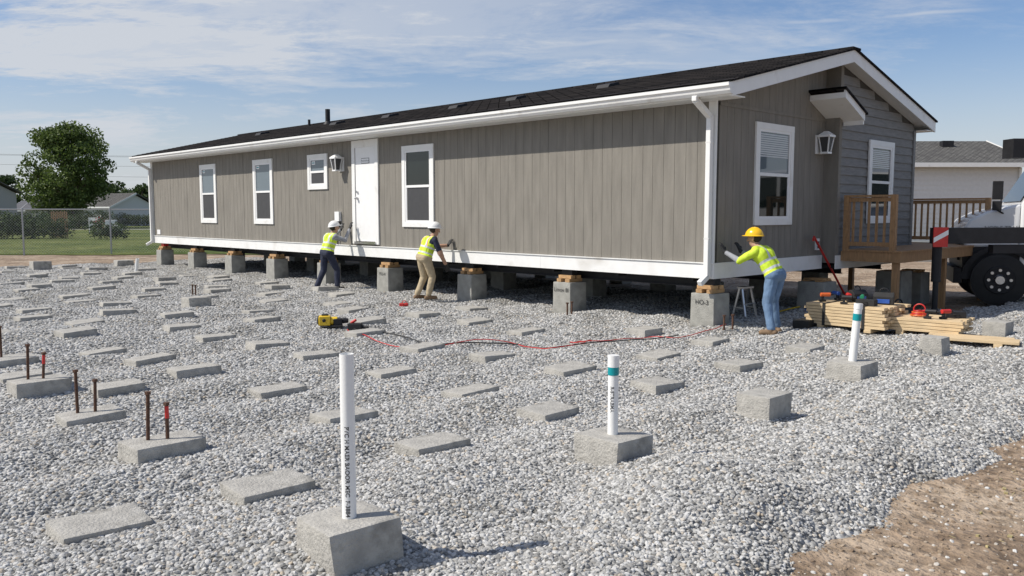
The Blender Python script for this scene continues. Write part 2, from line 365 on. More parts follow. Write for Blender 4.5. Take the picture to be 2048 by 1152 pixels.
b.box((WID-.001,LO+.05,ZB+.1),(WID+.03,LEN,ZW),siding2)
b.obj('gable_wall',home)
b=MB()
for k in range(6):
    a=k*LEN/6; c=(k+1)*LEN/6; b.box((-.025,a+.002,ZB),(0.02,c-.002,ZB+.235),skirtw)
b.box((-.02,-.03,ZB),(3.43,-.001,ZB+.235),skirtw); b.box((3.44,LO-.035,ZB),(WID+.03,LO-.006,ZB+.235),skirtw)
b.box((-.045,-.03,ZB+.225),(-.02,LEN,ZB+.24),skirtw)
b.obj('skirt_band',home)
b=MB(); b.box((-.02,-.03,ZB+.236),(.0,.11,ZW),white); b.box((-.02,LEN-.1,ZB+.236),(.0,LEN+.03,ZW),white)
b.box((-.03,0.0,ZW-.0),(.0,LEN,ZW+.02),white)
b.obj('corner_boards',home)
T=.03
b=MB()
for (ea,eb) in ((EV-.03,RG),(EV2+.03,RG)):
    za,zb=zroof(EV)-SL*.03,zroof(RG)
    b.prism([(ea,RK-.03,za),(eb,RK-.03,zb),(eb,RK-.03,zb+T),(ea,RK-.03,za+T)],(0,LEN+1.0,0),shingle)
b.box((RG-.15,RK-.04,zroof(RG)+T-.035),(RG+.15,LEN+.5,zroof(RG)+T+.004),shingle)
for k in range(1,26):
    e=EV+k*.143; z=zroof(e)+T; b.prism([(e,RK-.02,z-.004),(e+.13,RK-.02,z+.13*SL-.002),(e+.13,RK-.02,z+.13*SL+.001),(e,RK-.02,z+.009)],(0,LEN+.98,0),shingle)
b.obj('shingle_roof',home)
b=MB()
for sgn in(0,1):
    ea=EV if sgn==0 else EV2
    za,zb=zroof(EV),zroof(RG)
    for l0 in(RK,LEN+.42):
        b.prism([(ea,l0,za-.2),(RG,l0,zb-.2),(RG,l0,zb-.003),(ea,l0,za-.003)],(0,.03,0),white)
    b.prism([(ea,RK+.03,za-.15),(RG,RK+.03,zb-.15),(RG,RK+.03,zb-.13),(ea,RK+.03,za-.13)],(0,abs(RK)+.03,0),white)
    x=EV if sgn==0 else EV2-.03
    b.box((x,RK+.03,zroof(EV)-.19),(x+.03,LEN+.42,zroof(EV)-.01),white)
    if sgn==0: b.box((EV+.03,RK+.031,3.315),(-.001,LEN+.4,3.33),white)
    else: b.box((WID+.03,RK+.031,3.315),(EV2-.03,LEN+.4,3.33),white)
b.obj('fascia_and_soffit',home)
b=MB(); 
prof=[(-.4,3.33),(-.47,3.33),(-.50,3.37),(-.51,3.41),(-.535,3.43),(-.535,3.475),(-.52,3.475),(-.52,3.44),(-.49,3.41),(-.47,3.35),(-.4,3.35)]
b.prism([(x,RK-.02,z) for x,z in prof],(0,LEN+.95,0),white)
b.prism([(-.4,RK-.03,3.33),(-.47,RK-.03,3.33),(-.50,RK-.03,3.37),(-.51,RK-.03,3.41),(-.535,RK-.03,3.43),(-.535,RK-.03,3.475),(-.4,RK-.03,3.475)],(0,.012,0),white)
b.obj('gutter',home)
def downspout(l,nm):
    b=MB(); w=.08
    b.beam((-.46,l,3.34),(-.46,l,3.27),w,w,white); b.beam((-.46,l,3.29),(-.075,l,3.08),w,w,white); b.beam((-.075,l,3.1),(-.075,l,.74),w,w+.01,white)
    b.beam((-.075,l,.76),(-.26,l,.66),w,w,white)
    for z in(1.3,2.7): b.box((-.12,l-.045,z),(-.03,l+.045,z+.03),white)
    b.obj(nm,home,bevel=.01)
downspout(.05,'downspout_front'); downspout(LEN-.05,'downspout_back')
b=MB()
def vent(e,l):
    z=zroof(e)+T; b.prism([(e-.2,l-.15,z-.05-.03),(e+.2,l-.15,z+.02),(e+.14,l-.15,z+.09),(e-.12,l-.15,z+.03)],(0,.3,0),steel)
for l in(3.6,6.1,8.0,10.6,13.0,17.2): vent(1.9,l)
b.cyl((2.6,14.6,zroof(2.6)),(2.6,14.6,zroof(2.6)+.45),.07,.07,steel); b.cyl((2.6,14.6,zroof(2.6)),(2.6,14.6,zroof(2.6)+.1),.14,.08,steel)
b.cyl((3.0,16.3,zroof(2.9)),(3.0,16.3,zroof(3.0)+.22),.04,.04,steel)
b.obj('roof_vents',home,smooth=True)
b=MB()
b.prism([(2.85,-.62,3.70),(3.62,-.62,3.38),(3.62,-.62,3.25),(2.85,-.62,3.57)],(0,.03,0),white)
b.prism([(2.85,-.59,3.66),(3.62,-.59,3.34),(3.62,-.59,3.25),(2.85,-.59,3.57)],(0,.585,0),white)
b.prism([(2.8,-.65,3.745),(3.67,-.65,3.385),(3.67,-.65,3.355),(2.8,-.65,3.715)],(0,.65,0),shingle)
b.box((3.59,-.6,3.19),(3.63,-.26,3.36),white)
b.obj('eave_return',home)

def FW(a,c=0): return Matrix(((0,0,-1,0),(-1,0,0,a),(0,1,0,0),(0,0,0,1)))
def FE(a,l0=0): return Matrix(((1,0,0,a),(0,0,-1,l0),(0,1,0,0),(0,0,0,1)))
def window(M,w,z0,z1,nm,gu,gl,blinds=False,sticker=True):
    b=MB(); b.T=M; t=.1; x0,x1=-w/2,w/2
    b.box((x0,z0,.002),(x1,z0+t,.034),white); b.box((x0-.0,z1-t,.002),(x1,z1,.036),white)
    b.box((x0,z0+t,.002),(x0+t,z1-t,.034),white); b.box((x1-t,z0+t,.002),(x1,z1-t,.034),white)
    X0,X1,Y0,Y1=x0+t,x1-t,z0+t,z1-t; ym=(Y0+Y1)/2; f=.04
    b.box((X0,Y0,.002),(X0+f,Y1,.026),vinyl); b.box((X1-f,Y0,.002),(X1,Y1,.026),vinyl)
    b.box((X0+f,Y0,.002),(X1-f,Y0+f,.026),vinyl); b.box((X0+f,Y1-f,.002),(X1-f,Y1,.026),vinyl)
    b.box((X0+f,ym-.025,.002),(X1-f,ym+.025,.03),vinyl)
    b.box((X0+f,ym+.025,.002),(X1-f,Y1-f,.008),gu); b.box((X0+f,Y0+f,.002),(X1-f,ym-.025,.012),gl)
    b.box((X0+f,Y0+f,.0121),(X0+f+.02,ym-.025,.02),vinyl); b.box((X1-f-.02,Y0+f,.0121),(X1-f,ym-.025,.02),vinyl)
    if sticker: b.box((X0+f+.03,Y1-f-.1,.0082),(X0+f+.18,Y1-f-.02,.009),vinyl); b.box((X0+f+.05,Y1-f-.07,.0092),(X0+f+.16,Y1-f-.045,.0096),teal)
    if blinds:
        y=ym+.03+(Y1-ym)*.35
        while y<Y1-f-.02: b.box((X0+f+.01,y,.0085),(X1-f-.01,y+.022,.0125),blind); y+=.034
    b.obj(nm,home)
window(FW(16.87),1.04,1.4,3.08,'window_bedroom',glass_refl,screen)
window(FW(13.6),1.04,1.4,3.08,'window_den',glass_refl,screen)
window(FW(10.9),.88,2.25,3.08,'window_bath',glass_refl,screen)
window(FW(7.03),1.05,1.4,3.08,'window_kitchen',glass_d,screen,sticker=False)
window(FE(1.7),1.2,1.5,3.1,'window_end',glass_refl,glass_d,blinds=True,sticker=False)
window(FE(5.2,LO-.006),1.1,1.5,3.02,'window_gable',glass_d,glass_d,blinds=True,sticker=False)
b=MB(); b.T=FW(8.92); w=1.01
b.box((-w/2,1.0,.002),(-w/2+.12,3.3,.035),white); b.box((w/2-.12,1.0,.002),(w/2,3.3,.035),white); b.box((-w/2+.12,3.14,.002),(w/2-.12,3.3,.036),white)
b.box((-w/2+.12,1.06,.002),(w/2-.12,3.14,.02),vinyl); b.box((-w/2+.1,1.0,.002),(w/2-.1,1.05,.06),chrome)
b.box((-w/2+.125,1.06,.0202),(-w/2+.135,3.14,.022),gap); b.box((w/2-.135,1.06,.0202),(w/2-.125,3.14,.022),gap)
for z in(2.02,2.16): b.cyl((-.30,z,.02),(-.30,z,.05),.03,.03,chrome); 
b.ball((-.30,2.02,.075),.032,chrome)
b.box((-.13,2.78,.0205),(.17,2.90,.026),gap); b.box((-.12,2.79,.0262),(.16,2.89,.028),vinyl)
b.obj('entry_door',home)
text('Model & Row',.05,ink,FW(8.92)@Matrix.Translation((.02,2.84,.0285)),home,'door_notice')
def lantern(M,nm):
    b=MB(); b.T=M
    b.box((-.1,-.16,.002),(.1,.16,.03),vinyl); b.box((-.03,.1,.03),(.03,.14,.12),vinyl)
    b.prism([(-.11,.12,.04),(.11,.12,.04),(.11,.12,.26),(-.11,.12,.26)],(0,.03,0),vinyl)
    b.add([(-.11,.15,.04),(.11,.15,.04),(.11,.15,.26),(-.11,.15,.26),(-.03,.22,.12),(.03,.22,.12),(.03,.22,.18),(-.03,.22,.18)],[(0,1,5,4),(1,2,6,5),(2,3,7,6),(3,0,4,7),(4,5,6,7)],vinyl)
    for x,c in((-.09,.06),(.09,.06),(-.09,.24),(.09,.24)): b.beam((x,.12,c),(x*.6,-.14,.15+(c-.15)*.6),.016,.016,vinyl,up=(1,0,0))
    b.add([(-.085,.12,.065),(.085,.12,.065),(.085,.12,.235),(-.085,.12,.235),(-.05,-.13,.10),(.05,-.13,.10),(.05,-.13,.20),(-.05,-.13,.20)],[(0,1,5,4),(1,2,6,5),(2,3,7,6),(3,0,4,7),(4,5,6,7)],screen)
    b.box((-.07,-.16,.08),(.07,-.13,.22),vinyl); b.obj(nm,home)
lantern(FW(9.87)@Matrix.Translation((0,2.8,0)),'porch_lantern_side')
lantern(FE(3.2)@Matrix.Translation((0,2.86,0)),'porch_lantern_end')
b=MB(); b.T=FW(10.02); b.box((-.09,1.5,.002),(.09,1.72,.07),vinyl); b.box((-.05,1.38,.002),(.05,1.5,.03),steel); b.cyl((0,1.3,.05),(0,.97,.05),.015,.015,steel)
b.T=FE(3.25); b.box((-.05,1.05,.002),(.05,1.25,.04),vinyl); b.box((-.03,1.08,.04),(.03,1.2,.045),steel)
b.T=FW(20.6); b.box((-.12,1.0,.002),(.12,1.15,.02),vinyl)
b.obj('outlet_boxes',home)
b=MB()
for e in(.35,2.3,4.6,6.4):
    b.box((e-.06,.15,.70),(e+.06,LEN-.1,.72),steel); b.box((e-.06,.15,.54+.02),(e+.06,LEN-.1,.575),steel); b.box((e-.01,.15,.575),(e+.01,LEN-.1,.70),steel)
for k in range(15): b.box((.1,.4+k*1.45,.66),(WID-.1,.45+k*1.45,.74),steel)
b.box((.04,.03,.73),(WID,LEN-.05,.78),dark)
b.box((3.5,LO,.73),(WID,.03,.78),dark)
b.obj('chassis',home)

# ------------------------------------------------------------ piers
def crib(b,w,z0,z1):
    h=(z1-z0)/2
    for k in range(2):
        zz=z0+k*h
        if k==0:
            for s in(-1,1): b.box((-w*.5,s*w*.28-.05,zz+.002),(w*.5,s*w*.28+.05,zz+h-.002),cribw,rot=(0,0,random.uniform(-.05,.05)))
        else:
            for s in(-1,1): b.box((s*w*.22-.05,-w*.45,zz+.002),(s*w*.22+.05,w*.45,zz+h-.002),cribw,rot=(0,0,random.uniform(-.05,.05)))
txt={8.22:'MU-4',2.94:'Limov Bl',.11:'HO-3'}
def pier(e,l,w=.42,top=.5,txt=None,capz=.7):
    p=H(e,l); z0=gz(p.x,p.y)
    root=empty('concrete_pier',(p.x,p.y,0),(0,0,HROT+random.uniform(-.04,.04)))
    b=MB(); w2=w/2; t=w2*.96
    b.add([(-w2,-w2,z0-.06),(w2,-w2,z0-.06),(w2,w2,z0-.06),(-w2,w2,z0-.06),(-t,-t,top),(t,-t,top),(t,t,top),(-t,t,top)],[(0,3,2,1),(4,5,6,7),(0,1,5,4),(1,2,6,5),(2,3,7,6),(3,0,4,7)],concrete_d)
    b.obj('pier_block',root,rough=.005)
    b=MB(); crib(b,w*.8,top+.003,min(capz,.56) if e>.3 else .62); 
    if e<.3: b.box((-.07,-.12,.622),(.07,.12,.715),redp if random.random()<.4 else steel)
    b.obj('wood_cribbing',root)
    if txt: text(txt,.10,ink,frameM((-w2-.005,0,top-.13),(0,-1,0),(0,0,1)),root,'chalk_mark')
for l in(20.5,18.07,15.59,13.2,10.7,8.22,5.51,2.94,.11): pier(.12,l,txt=txt.get(l))
for e in(2.3,4.6,6.4):
    for k in range(8): pier(e,1.6+k*2.65+random.uniform(-.2,.2),.42,.46)
pier(3.3,-.02,.5,.5); pier(5.55,-.45,.5,.6); pier(6.9,-.3,.5,.5)

# ------------------------------------------------------------ deck
deck=empty('wood_deck',C0,(0,0,HROT))
b=MB(); zd=1.06; d0,d1=-1.3,LO-.04
b.box((3.6,d0,zd-.2),(8.2,d0+.04,zd-.03),deckw); b.box((3.6,d0+.04,zd-.2),(3.64,d1,zd-.03),deckw); b.box((8.16,d0+.04,zd-.2),(8.2,d1+3,zd-.03),deckw)
y=d0-.02
while y<d1-.1: b.box((3.58,y,zd-.028),(8.22,y+.135,zd),deckw); y+=.142
while y<3: b.box((6.86,y,zd-.028),(8.22,y+.135,zd),deckw); y+=.142
def rail(p,q,h=.92,step=.125):
    p=V(p);q=V(q);n=max(1,round((q-p).length/step))
    for t in(p,q): b.box((t.x-.045,t.y-.045,zd-.1),(t.x+.045,t.y+.045,zd+h+.02),deckw)
    dr=(q-p).normalized()
    b.beam(p+V((0,0,h))+dr*.046,q+V((0,0,h))-dr*.046,.09,.035,deckw); b.beam(p+V((0,0,.1))+dr*.046,q+V((0,0,.1))-dr*.046,.035,.07,deckw)
    b.beam(p+V((0,0,h-.06))+dr*.046,q+V((0,0,h-.06))-dr*.046,.035,.07,deckw)
    for i in range(1,n): c=p.lerp(q,i/n); b.beam(c+V((.03,.03,.06)),c+V((.03,.03,h-.03)),.035,.035,deckw)
rail((3.66,LO-.1,zd),(3.66,-1.15,zd)); rail((8.14,-1.25,zd),(8.14,2.8,zd))
for e,l in((3.7,-1.2),(8.1,-1.2),(8.1,1.5),(5.9,-1.2)): b.box((e-.05,l-.05,-.1),(e+.05,l+.05,zd-.2),deckw)
b.obj('deck_frame',deck)

# ------------------------------------------------------------ footing pads
def pad(x,y,w=.46,d=.32,h=.07,rz=None,name='concrete_footing_pad',zlift=.03):
    z=gz(x,y); b=MB(); j=lambda s=.014:random.uniform(-s,s)
    w2,d2=w/2,d/2
    vs=[(-w2+j(),-d2+j(),-.08),(w2+j(),-d2+j(),-.08),(w2+j(),d2+j(),-.08),(-w2+j(),d2+j(),-.08),(-w2+j(),-d2+j(),h),(w2+j(),-d2+j(),h),(w2+j(),d2+j(),h),(-w2+j(),d2+j(),h)]
    b.add(vs,[(0,3,2,1),(4,5,6,7),(0,1,5,4),(1,2,6,5),(2,3,7,6),(3,0,4,7)],concrete)
    rz=HROT+random.uniform(-.1,.1) if rz is None else rz
    return b.obj(name,loc=(x,y,z+zlift-.03+random.uniform(-.01,.008)),rot=(random.uniform(-.05,.05),random.uniform(-.05,.05),rz),rough=.007)
expl=[(-2.23,4.43),(-1.51,5.07),(-.58,6.03),(.31,7.03),(1.42,8.13),(2.5,9.17),(3.6,10.22),(-1.38,6.77),(-.39,7.89),(.61,8.83),(1.73,9.84),(2.59,10.89),(-2.25,7.98),(-1.28,8.83),(-.23,9.74),(1.92,12.06),(-3.36,8.77),(-2.29,9.74),(-1.10,10.22),(.20,11.80),(-4.19,9.63),(-3.07,10.46),(-5.10,10.38),(-4.04,11.35),(-6.03,11.54),(-4.84,12.23),(-.57,12.75),(-2.19,12.63),(-1.42,13.45)]
occ=[V((x,y)) for x,y in expl]
for x,y in expl: pad(x,y)
reserved=[V(p) for p in[(-5.6,9.3),(-4.5,7.9),(-3.4,6.7),(-2.4,5.7),(-5.7,15.1),(-12.2,26.4),(-14.1,25.1),(-10.4,23.2),(-2.7,12),(-2,15.3)]]
for j in range(-2,22):
    for i in range(-14,8):
        p=V((-3.07,10.46,0))+E*(i*1.4+random.uniform(-.15,.15)+(.5 if j%2 else 0))+L*(j*1.25+random.uniform(-.12,.12))
        e=(p-C0).dot(E); l=p.dot(L)
        if e>-1.0 or l<7.2 or l>29.3 or p.dot(E)<-3.5: continue
        q=p.xy
        if min((q-o).length for o in occ)<.85 or min((q-o).length for o in reserved)<.6: continue
        if p.x>-.9 and p.y<13: continue
        if q.length<8.5 and q.x<-5: continue
        occ.append(q); pad(p.x,p.y,.49*random.uniform(.85,1.1),.34*random.uniform(.85,1.1))
def block(x,y,w=.37,d=.37,h=.19,rz=None,name='concrete_block'): return pad(x,y,w,d,h,rz,name)
for a in[(2.12,6.95,.42,.3,.2),(-5.7,15.1,.42,.34,.17),(-12.2,26.4,.5,.4,.2),(-14.1,25.1,.5,.4,.2),(6.75,11.6,.36,.3,.2),(5.15,10.15,.28,.26,.2)]: block(*a)
def pipe(x,y,r,z1,tilt=(0,0),bands=(),label=None,lab_sz=.03,lab_z=.5,blk=True,bz=.18):
    g=gz(x,y)
    if blk: block(x,y,.38,.38,bz)
    root=empty('pvc_pipe',(x,y,g+ (bz-.03 if blk else 0)),(tilt[0],tilt[1],0)); h=z1-(g+(bz-.03 if blk else 0))
    b=MB(); b.cyl((0,0,-.04),(0,0,h),r,r,pvc,32,caps=False); b.cyl((0,0,h-.3),(0,0,h),r*.9,r*.9,pvc,32,caps=False)
    n=32; vs=[];fs=[]
    for k,q in enumerate((r,r*.9)):
        for i in range(n): t=2*math.pi*i/n; vs.append((math.cos(t)*q,math.sin(t)*q,h))
    for i in range(n): fs.append((i,(i+1)%n,n+(i+1)%n,n+i))
    b.add(vs,fs,pvc); b.cyl((0,0,h-.301),(0,0,h-.3),r*.89,r*.89,dark,32)
    for z0,z2,mt,k in bands: b.cyl((0,0,h-z0),(0,0,h-z2),r*k,r*k,mt,32)
    b.obj('pipe',root,smooth=True)
    if label:
        me=textmesh(label,lab_sz,ink,.0006)
        az=math.atan2(-y,-x)+R(-12)
        for v in me.vertices:
            a=az+v.co.y/r; zz=lab_z-v.co.x; v.co=(math.cos(a)*(r+.001),math.sin(a)*(r+.001),zz)
        o=D.objects.new('pipe_lettering',me); scn.collection.objects.link(o); o.parent=root
pipe(-.8,4.02,.035,1.02,label='PVC H MAER BAOOR MEC  F-3884',lab_sz=.030,lab_z=.26)
pipe(.69,5.65,.036,.73,bands=[(.13,.075,teal,1.06),(.075,-.005,pvc,1.1)],label='R-STRABMA',lab_sz=.034,lab_z=.27)
pipe(3.5,8.55,.04,.77,tilt=(0,.07),bands=[(.17,.10,teal,1.06),(.05,-.005,pvc,1.1)])
pipe(-10.4,23.2,.045,.45,tilt=(.15,.2),blk=False)
for x,y in[(-5.6,9.3),(-4.5,7.9),(-3.42,6.72),(-2.42,5.72)]:
    pad(x,y,.46,.36,.1); g=gz(x,y)
    for k,(dx,dy,h) in enumerate(((-.1,-.02,.34),(.03,.0,.26))):
        if x<-5.5 and k: continue
        b=MB(); px,py=x+dx,y+dy
        b.cyl((0,0,.05),(.006,0,h+.08),.013,.013,rust,10); b.cyl((0.006,0,h+.08),(.006,0,h+.1),.022,.022,rust,6)
        if k and x!=-3.42: b.cyl((.005,0,h-.01),(.006,0,h+.075),.0145,.0145,redp,10)
        b.obj('anchor_rod',loc=(px,py,g),rot=(random.uniform(-.04,.04),random.uniform(-.05,.05),0),smooth=True)
for x,y in((3.05,12.0),(3.2,12.1),(.9,13.6),(.98,13.7),(-6.6,17.3),(-6.5,17.2)):
    b=MB(); b.cyl((0,0,-.05),(0,0,.2),.015,.015,rust,10); b.cyl((0,0,.2),(0,0,.22),.025,.025,rust,6); b.obj('anchor_rod',loc=(x,y,gz(x,y)))

# ------------------------------------------------------------ hoses
def hose(name,pts,r,mt,lift=.03):
    cu=D.curves.new(name,'CURVE'); cu.dimensions='3D'; cu.bevel_depth=r; cu.bevel_resolution=2
    P=[]
    for (p,q) in zip(pts[:-1],pts[1:]):
        for k in range(4): P.append((p[0]+(q[0]-p[0])*k/4,p[1]+(q[1]-p[1])*k/4))
    P.append(pts[-1]); sp=cu.splines.new('NURBS'); sp.points.add(len(P)-1); sp.order_u=4; sp.use_endpoint_u=True; sp.resolution_u=4
    for p,q in zip(sp.points,P): p.co=(q[0],q[1],gz(q[0],q[1])+lift,1)
    cu.materials.append(mt); o=D.objects.new(name,cu); scn.collection.objects.link(o); return o
hose('air_hose',[(-2.35,11.9),(-2.1,11.3),(-1.76,10.8),(-1.4,10.5),(-1.16,10.1),(-.93,10.2),(-.47,10.7),(0,10.8),(.3,10.5),(.46,10.2),(.9,10.5),(1.05,10.9),(.9,11.15),(.75,10.9),(.8,10.6),(1.2,10.7),(1.5,10.95),(1.85,11.3),(2.15,11.1),(2.6,11.6),(2.9,11.9),(3.15,12.3)],.006,redp)
hose('power_cord',[(-2.3,12.0),(-1.9,11.5),(-1.3,11.1),(-.9,10.4),(-.3,10.5),(.1,10.75),(.5,10.3),(1.2,10.6),(1.9,10.95),(2.3,11.5)],.008,blackr)
hose('extension_cord',[(4.4,14.2),(5.4,14.9),(6.8,14.9),(7.5,15.5),(8.2,15.2)],.012,yellowp)
root=empty('portable_compressor',(-2.62,12.05,gz(-2.62,12.05)+.02),(0,0,.15)); b=MB()
b.box((-.19,-.1,.03),(-.0,.1,.19),yellowp); b.cyl((-.22,0,.11),(-.19,0,.11),.07,.08,blackr); b.box((-.15,-.02,.19),(-.03,.02,.22),blackr)
b.cyl((0,0,.1),(.12,0,.1),.07,.07,yellowp); b.box((.05,-.08,.03),(.2,.08,.14),steel); b.cyl((.2,0,.1),(.3,.0,.1),.05,.04,steel); b.box((-.17,-.11,0),(.2,.11,.03),blackr); b.cyl((-.1,-.1,.12),(-.1,-.13,.12),.03,.03,steel)
b.obj('body',root,bevel=.012,smooth=True); root.scale=(.85,.85,.85)
b=MB(); b.box((0,0,0),(.2,.12,.1),blackr); b.cyl((.2,.06,.05),(.3,.02,.04),.03,.02,blackr); b.cyl((0.04,.06,.1),(.12,.06,.15),.02,.02,redp); b.obj('cordless_drill',loc=(-2.36,11.95,gz(-2.33,11.95)),bevel=.01)
b=MB(); b.cyl((0,0,.02),(.1,.02,.04),.035,.03,redp,12); b.box((-.06,-.04,0),(.02,.04,.06),redp); b.torus((.03,0,.07),.035,.008,redp,'y'); b.obj('red_hydraulic_jack',loc=(-2.0,15.3,gz(-2,15.3)),bevel=.008)

# ------------------------------------------------------------ lumber
def lumber(name,x,y,w,layers,ln,rz,gapy=.01,th=.045,bw=.14,mt=wood):
    z=gz(x,y)+.02; b=MB(); zz=0
    for k in range(layers):
        yy=-w/2
        while yy<w/2-.03:
            o=random.uniform(-.05,.05); b.box((-ln/2+o,yy,zz+.001),(ln/2+o,yy+bw-gapy,zz+th-.005),mt); yy+=bw
        zz+=th
    for s in(-.3,.3): b.box((s*ln-.05,-w/2,-.06),(s*ln+.05,w/2,0),mt)
    root=empty(name,(x,y,z+.04),(0,0,rz)); b.obj('boards',root,bevel=.003); return root,zz
LR=math.atan2(-L.y,-L.x)
r1,h1=lumber('lumber_stack',5.05,12.3,.75,7,1.15,LR)
b=MB()
for s in(-.3,.28): b.box((s-.02,-.385,-.01),(s+.02,-.378,h1+.006),blackr); b.box((s-.02,-.385,h1+.001),(s+.02,.39,h1+.006),blackr)
b.obj('straps',r1)
r2,h2=lumber('lumber_stack',5.85,11.75,.6,4,.95,LR+.1)
r3,h3=lumber('loose_boards',6.05,10.95,.45,1,1.0,LR+.25,bw=.15)
def onstack(root,h,lst):
    for nm,f,x,y,rz in lst:
        o=f(nm); o.parent=root; o.location=(x,y,h); o.rotation_euler=(0,0,rz); o.scale=(.85,.85,.85)
def tbag(nm):
    b=MB(); b.box((-.16,-.1,.0),(.16,.1,.13),blackr); b.prism([(-.16,-.1,.13),(-.16,.1,.13),(-.16,.03,.2),(-.16,-.03,.2)],(.32,0,0),blackr)
    b.torus((0,0,.2),.07,.012,steel,'y',18,6); b.box((-.1,-.115,.02),(.1,-.1,.09),bluep); return b.obj(nm,bevel=.01)
def drill(c):
    def f(nm):
        b=MB(); b.cyl((-.1,0,.12),(.07,0,.12),.035,.035,c,12); b.cyl((.07,0,.12),(.13,0,.12),.02,.012,steel,10); b.beam((-.05,0,.12),(-.07,0,.03),.035,.04,steel,up=(0,1,0)); b.box((-.12,-.035,0),(-.01,.035,.035),steel); return b.obj(nm,bevel=.004)
    return f
def coil(nm):
    b=MB()
    for k in range(4): b.torus((0.01*(k%2),0,.02+k*.024),.13-.012*k,.011,redp if k%2 else orangep,'z')
    b.torus((0,.02,.11),.09,.011,redp,'y'); return b.obj(nm,smooth=True)
def case(c):
    def f(nm):
        b=MB(); b.box((-.15,-.1,0),(.15,.1,.1),c); b.torus((0,-.1,.06),.04,.008,blackr,'z',14,6); b.box((-.152,-.102,.045),(.152,.102,.055),blackr); return b.obj(nm,bevel=.01)
    return f
onstack(r1,h1,[('tool_bag',tbag,.35,.15,.3),('cordless_drill',drill(orangep),-.4,-.1,.8),('cordless_drill',drill(redp),-.15,.1,2.2),('tool_case',case(blackr),.25,-.2,.1),('cordless_drill',drill(bluep),-.42,.25,2.6),('tool_bag',tbag,-.1,.28,1.2),('cordless_drill',drill(steel),.0,-.25,.2),('cordless_drill',drill(greenp),.1,.0,1.9)])
onstack(r2,h2,[('hose_coil',coil,-.12,.02,0),('cordless_drill',drill(redp),.25,-.05,1.),('tool_case',case(steel),.3,.2,.4),('cordless_drill',drill(steel),.1,-.2,0)])
for nm,f,x,y,z0,rz in[('tool_bag',tbag,5.5,13.6,0,.4),('tool_case',case(bluep),5.1,13.9,0,.2),('tool_case',case(blackr),4.35,12.4,0,.9),('tool_case',case(blackr),6.6,13.2,0,.2),('tool_bag',tbag,6.1,13.2,0,.4)]:
    o=f(nm); o.location=(x,y,gz(x,y)); o.rotation_euler=(0,0,rz); o.scale=(1.2,1.2,1.2)
b=MB(); b.cyl((5.15,14.35,1.28),(6.2,15.3,.0),.02,.02,redp,10); b.beam((5.15,14.35,1.28),(5.10,14.25,1.24),.03,.05,redp); b.obj('red_pry_bar',smooth=True)
b=MB()
for s in(-.14,.14):
    b.beam((s,-.13,0),(s*.8,-.02,.48),.03,.03,chrome); b.beam((s,.13,0),(s*.8,.02,.48),.03,.03,chrome); b.beam((s,-.1,.15),(s,.1,.15),.02,.02,chrome)
b.box((-.14,-.06,.47),(.14,.06,.5),chrome); b.beam((-.13,-.08,.22),(.13,-.08,.22),.06,.02,chrome); b.obj('step_stool',loc=(3.9,14.0,gz(3.9,14.0)),rot=(0,0,.6))

# ------------------------------------------------------------ truck
truckw=mat('truck_paint_white',(.72,.73,.74),.25,.02,3,coat=.6)
trk=empty('crane_truck',(9.42,16.2,-.1),(0,0,R(-21)))
b=MB()
def side(y0,y1,pts,mt): b.prism([(x,y0,z) for x,z in pts],(0,y1-y0,0),mt)
side(.1,2.2,[(-.62,1.12),(-.64,1.5),(-.54,1.66),(-.25,1.82),(.32,1.97),(.32,1.12)],truckw)
side(.05,2.25,[(.32,.6),(.32,1.97),(.72,2.72),(1.1,2.82),(3.2,2.82),(3.3,.6)],truckw)
b.obj('cab_body',trk,bevel=.05,smooth=True)
b=MB(); side(.11,2.19,[(-.62,.5),(-.66,1.115),(.31,1.115),(.31,.5)],steel); b.obj('lower_body',trk)
b=MB()
side(.035,.06,[(.46,1.98),(.82,2.66),(1.7,2.66),(1.7,1.93)],glass_d); side(.035,.06,[(1.85,1.93),(1.85,2.66),(2.9,2.66),(3.0,1.93)],glass_d)
b.add([(.31,.2,2.02),(.31,2.1,2.02),(.68,2.05,2.68),(.68,.25,2.68)],[(0,1,2,3)],glass_d)
b.obj('windows',trk)
b=MB()
b.box((-.8,.0,.42),(-.66,2.3,.72),steel); b.box((-.69,.5,.85),(-.645,1.8,1.45),steel)
for y in(.13,1.85): b.box((-.68,y,1.2),(-.62,y+.3,1.45),clearp)
b.box((-.63,.085,1.25),(-.5,.099,1.35),orangep)
b.obj('grille_bumper',trk,bevel=.015)
def wheel(x,y,r=.5,nm='wheel'):
    b=MB(); b.cyl((x,y,r),(x,y+.28,r),r,r,blackr,36); b.cyl((x,y-.012,r),(x,y,r),r*.9,r*.97,blackr,36); b.cyl((x,y-.03,r),(x,y-.011,r),r*.52,r*.56,steel,24); b.cyl((x,y-.08,r),(x,y-.03,r),r*.16,r*.22,chrome,16)
    for k in range(8): a=k*math.pi/4; b.cyl((x+math.cos(a)*r*.38,y-.05,r+math.sin(a)*r*.38),(x+math.cos(a)*r*.38,y-.02,r+math.sin(a)*r*.38),.03,.03,chrome,8)
    b.obj(nm,trk,smooth=True)
for x in(0,4.8,6.1):
    wheel(x,.0); wheel(x,1.97)
b=MB()
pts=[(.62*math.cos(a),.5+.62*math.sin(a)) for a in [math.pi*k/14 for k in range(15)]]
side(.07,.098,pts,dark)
for k in range(14):
    (x0,z0),(x1,z1)=pts[k],pts[k+1]; b.beam((x0,.05,z0),(x1,.05,z1),.1,.05,steel,up=(0,1,0))
b.box((.65,.0,.42),(2.4,.25,.5),chrome); b.box((-.6,.4,.4),(8.5,1.9,.62),steel)
b.obj('fender_trim',trk)
b=MB(); mx_=-.12
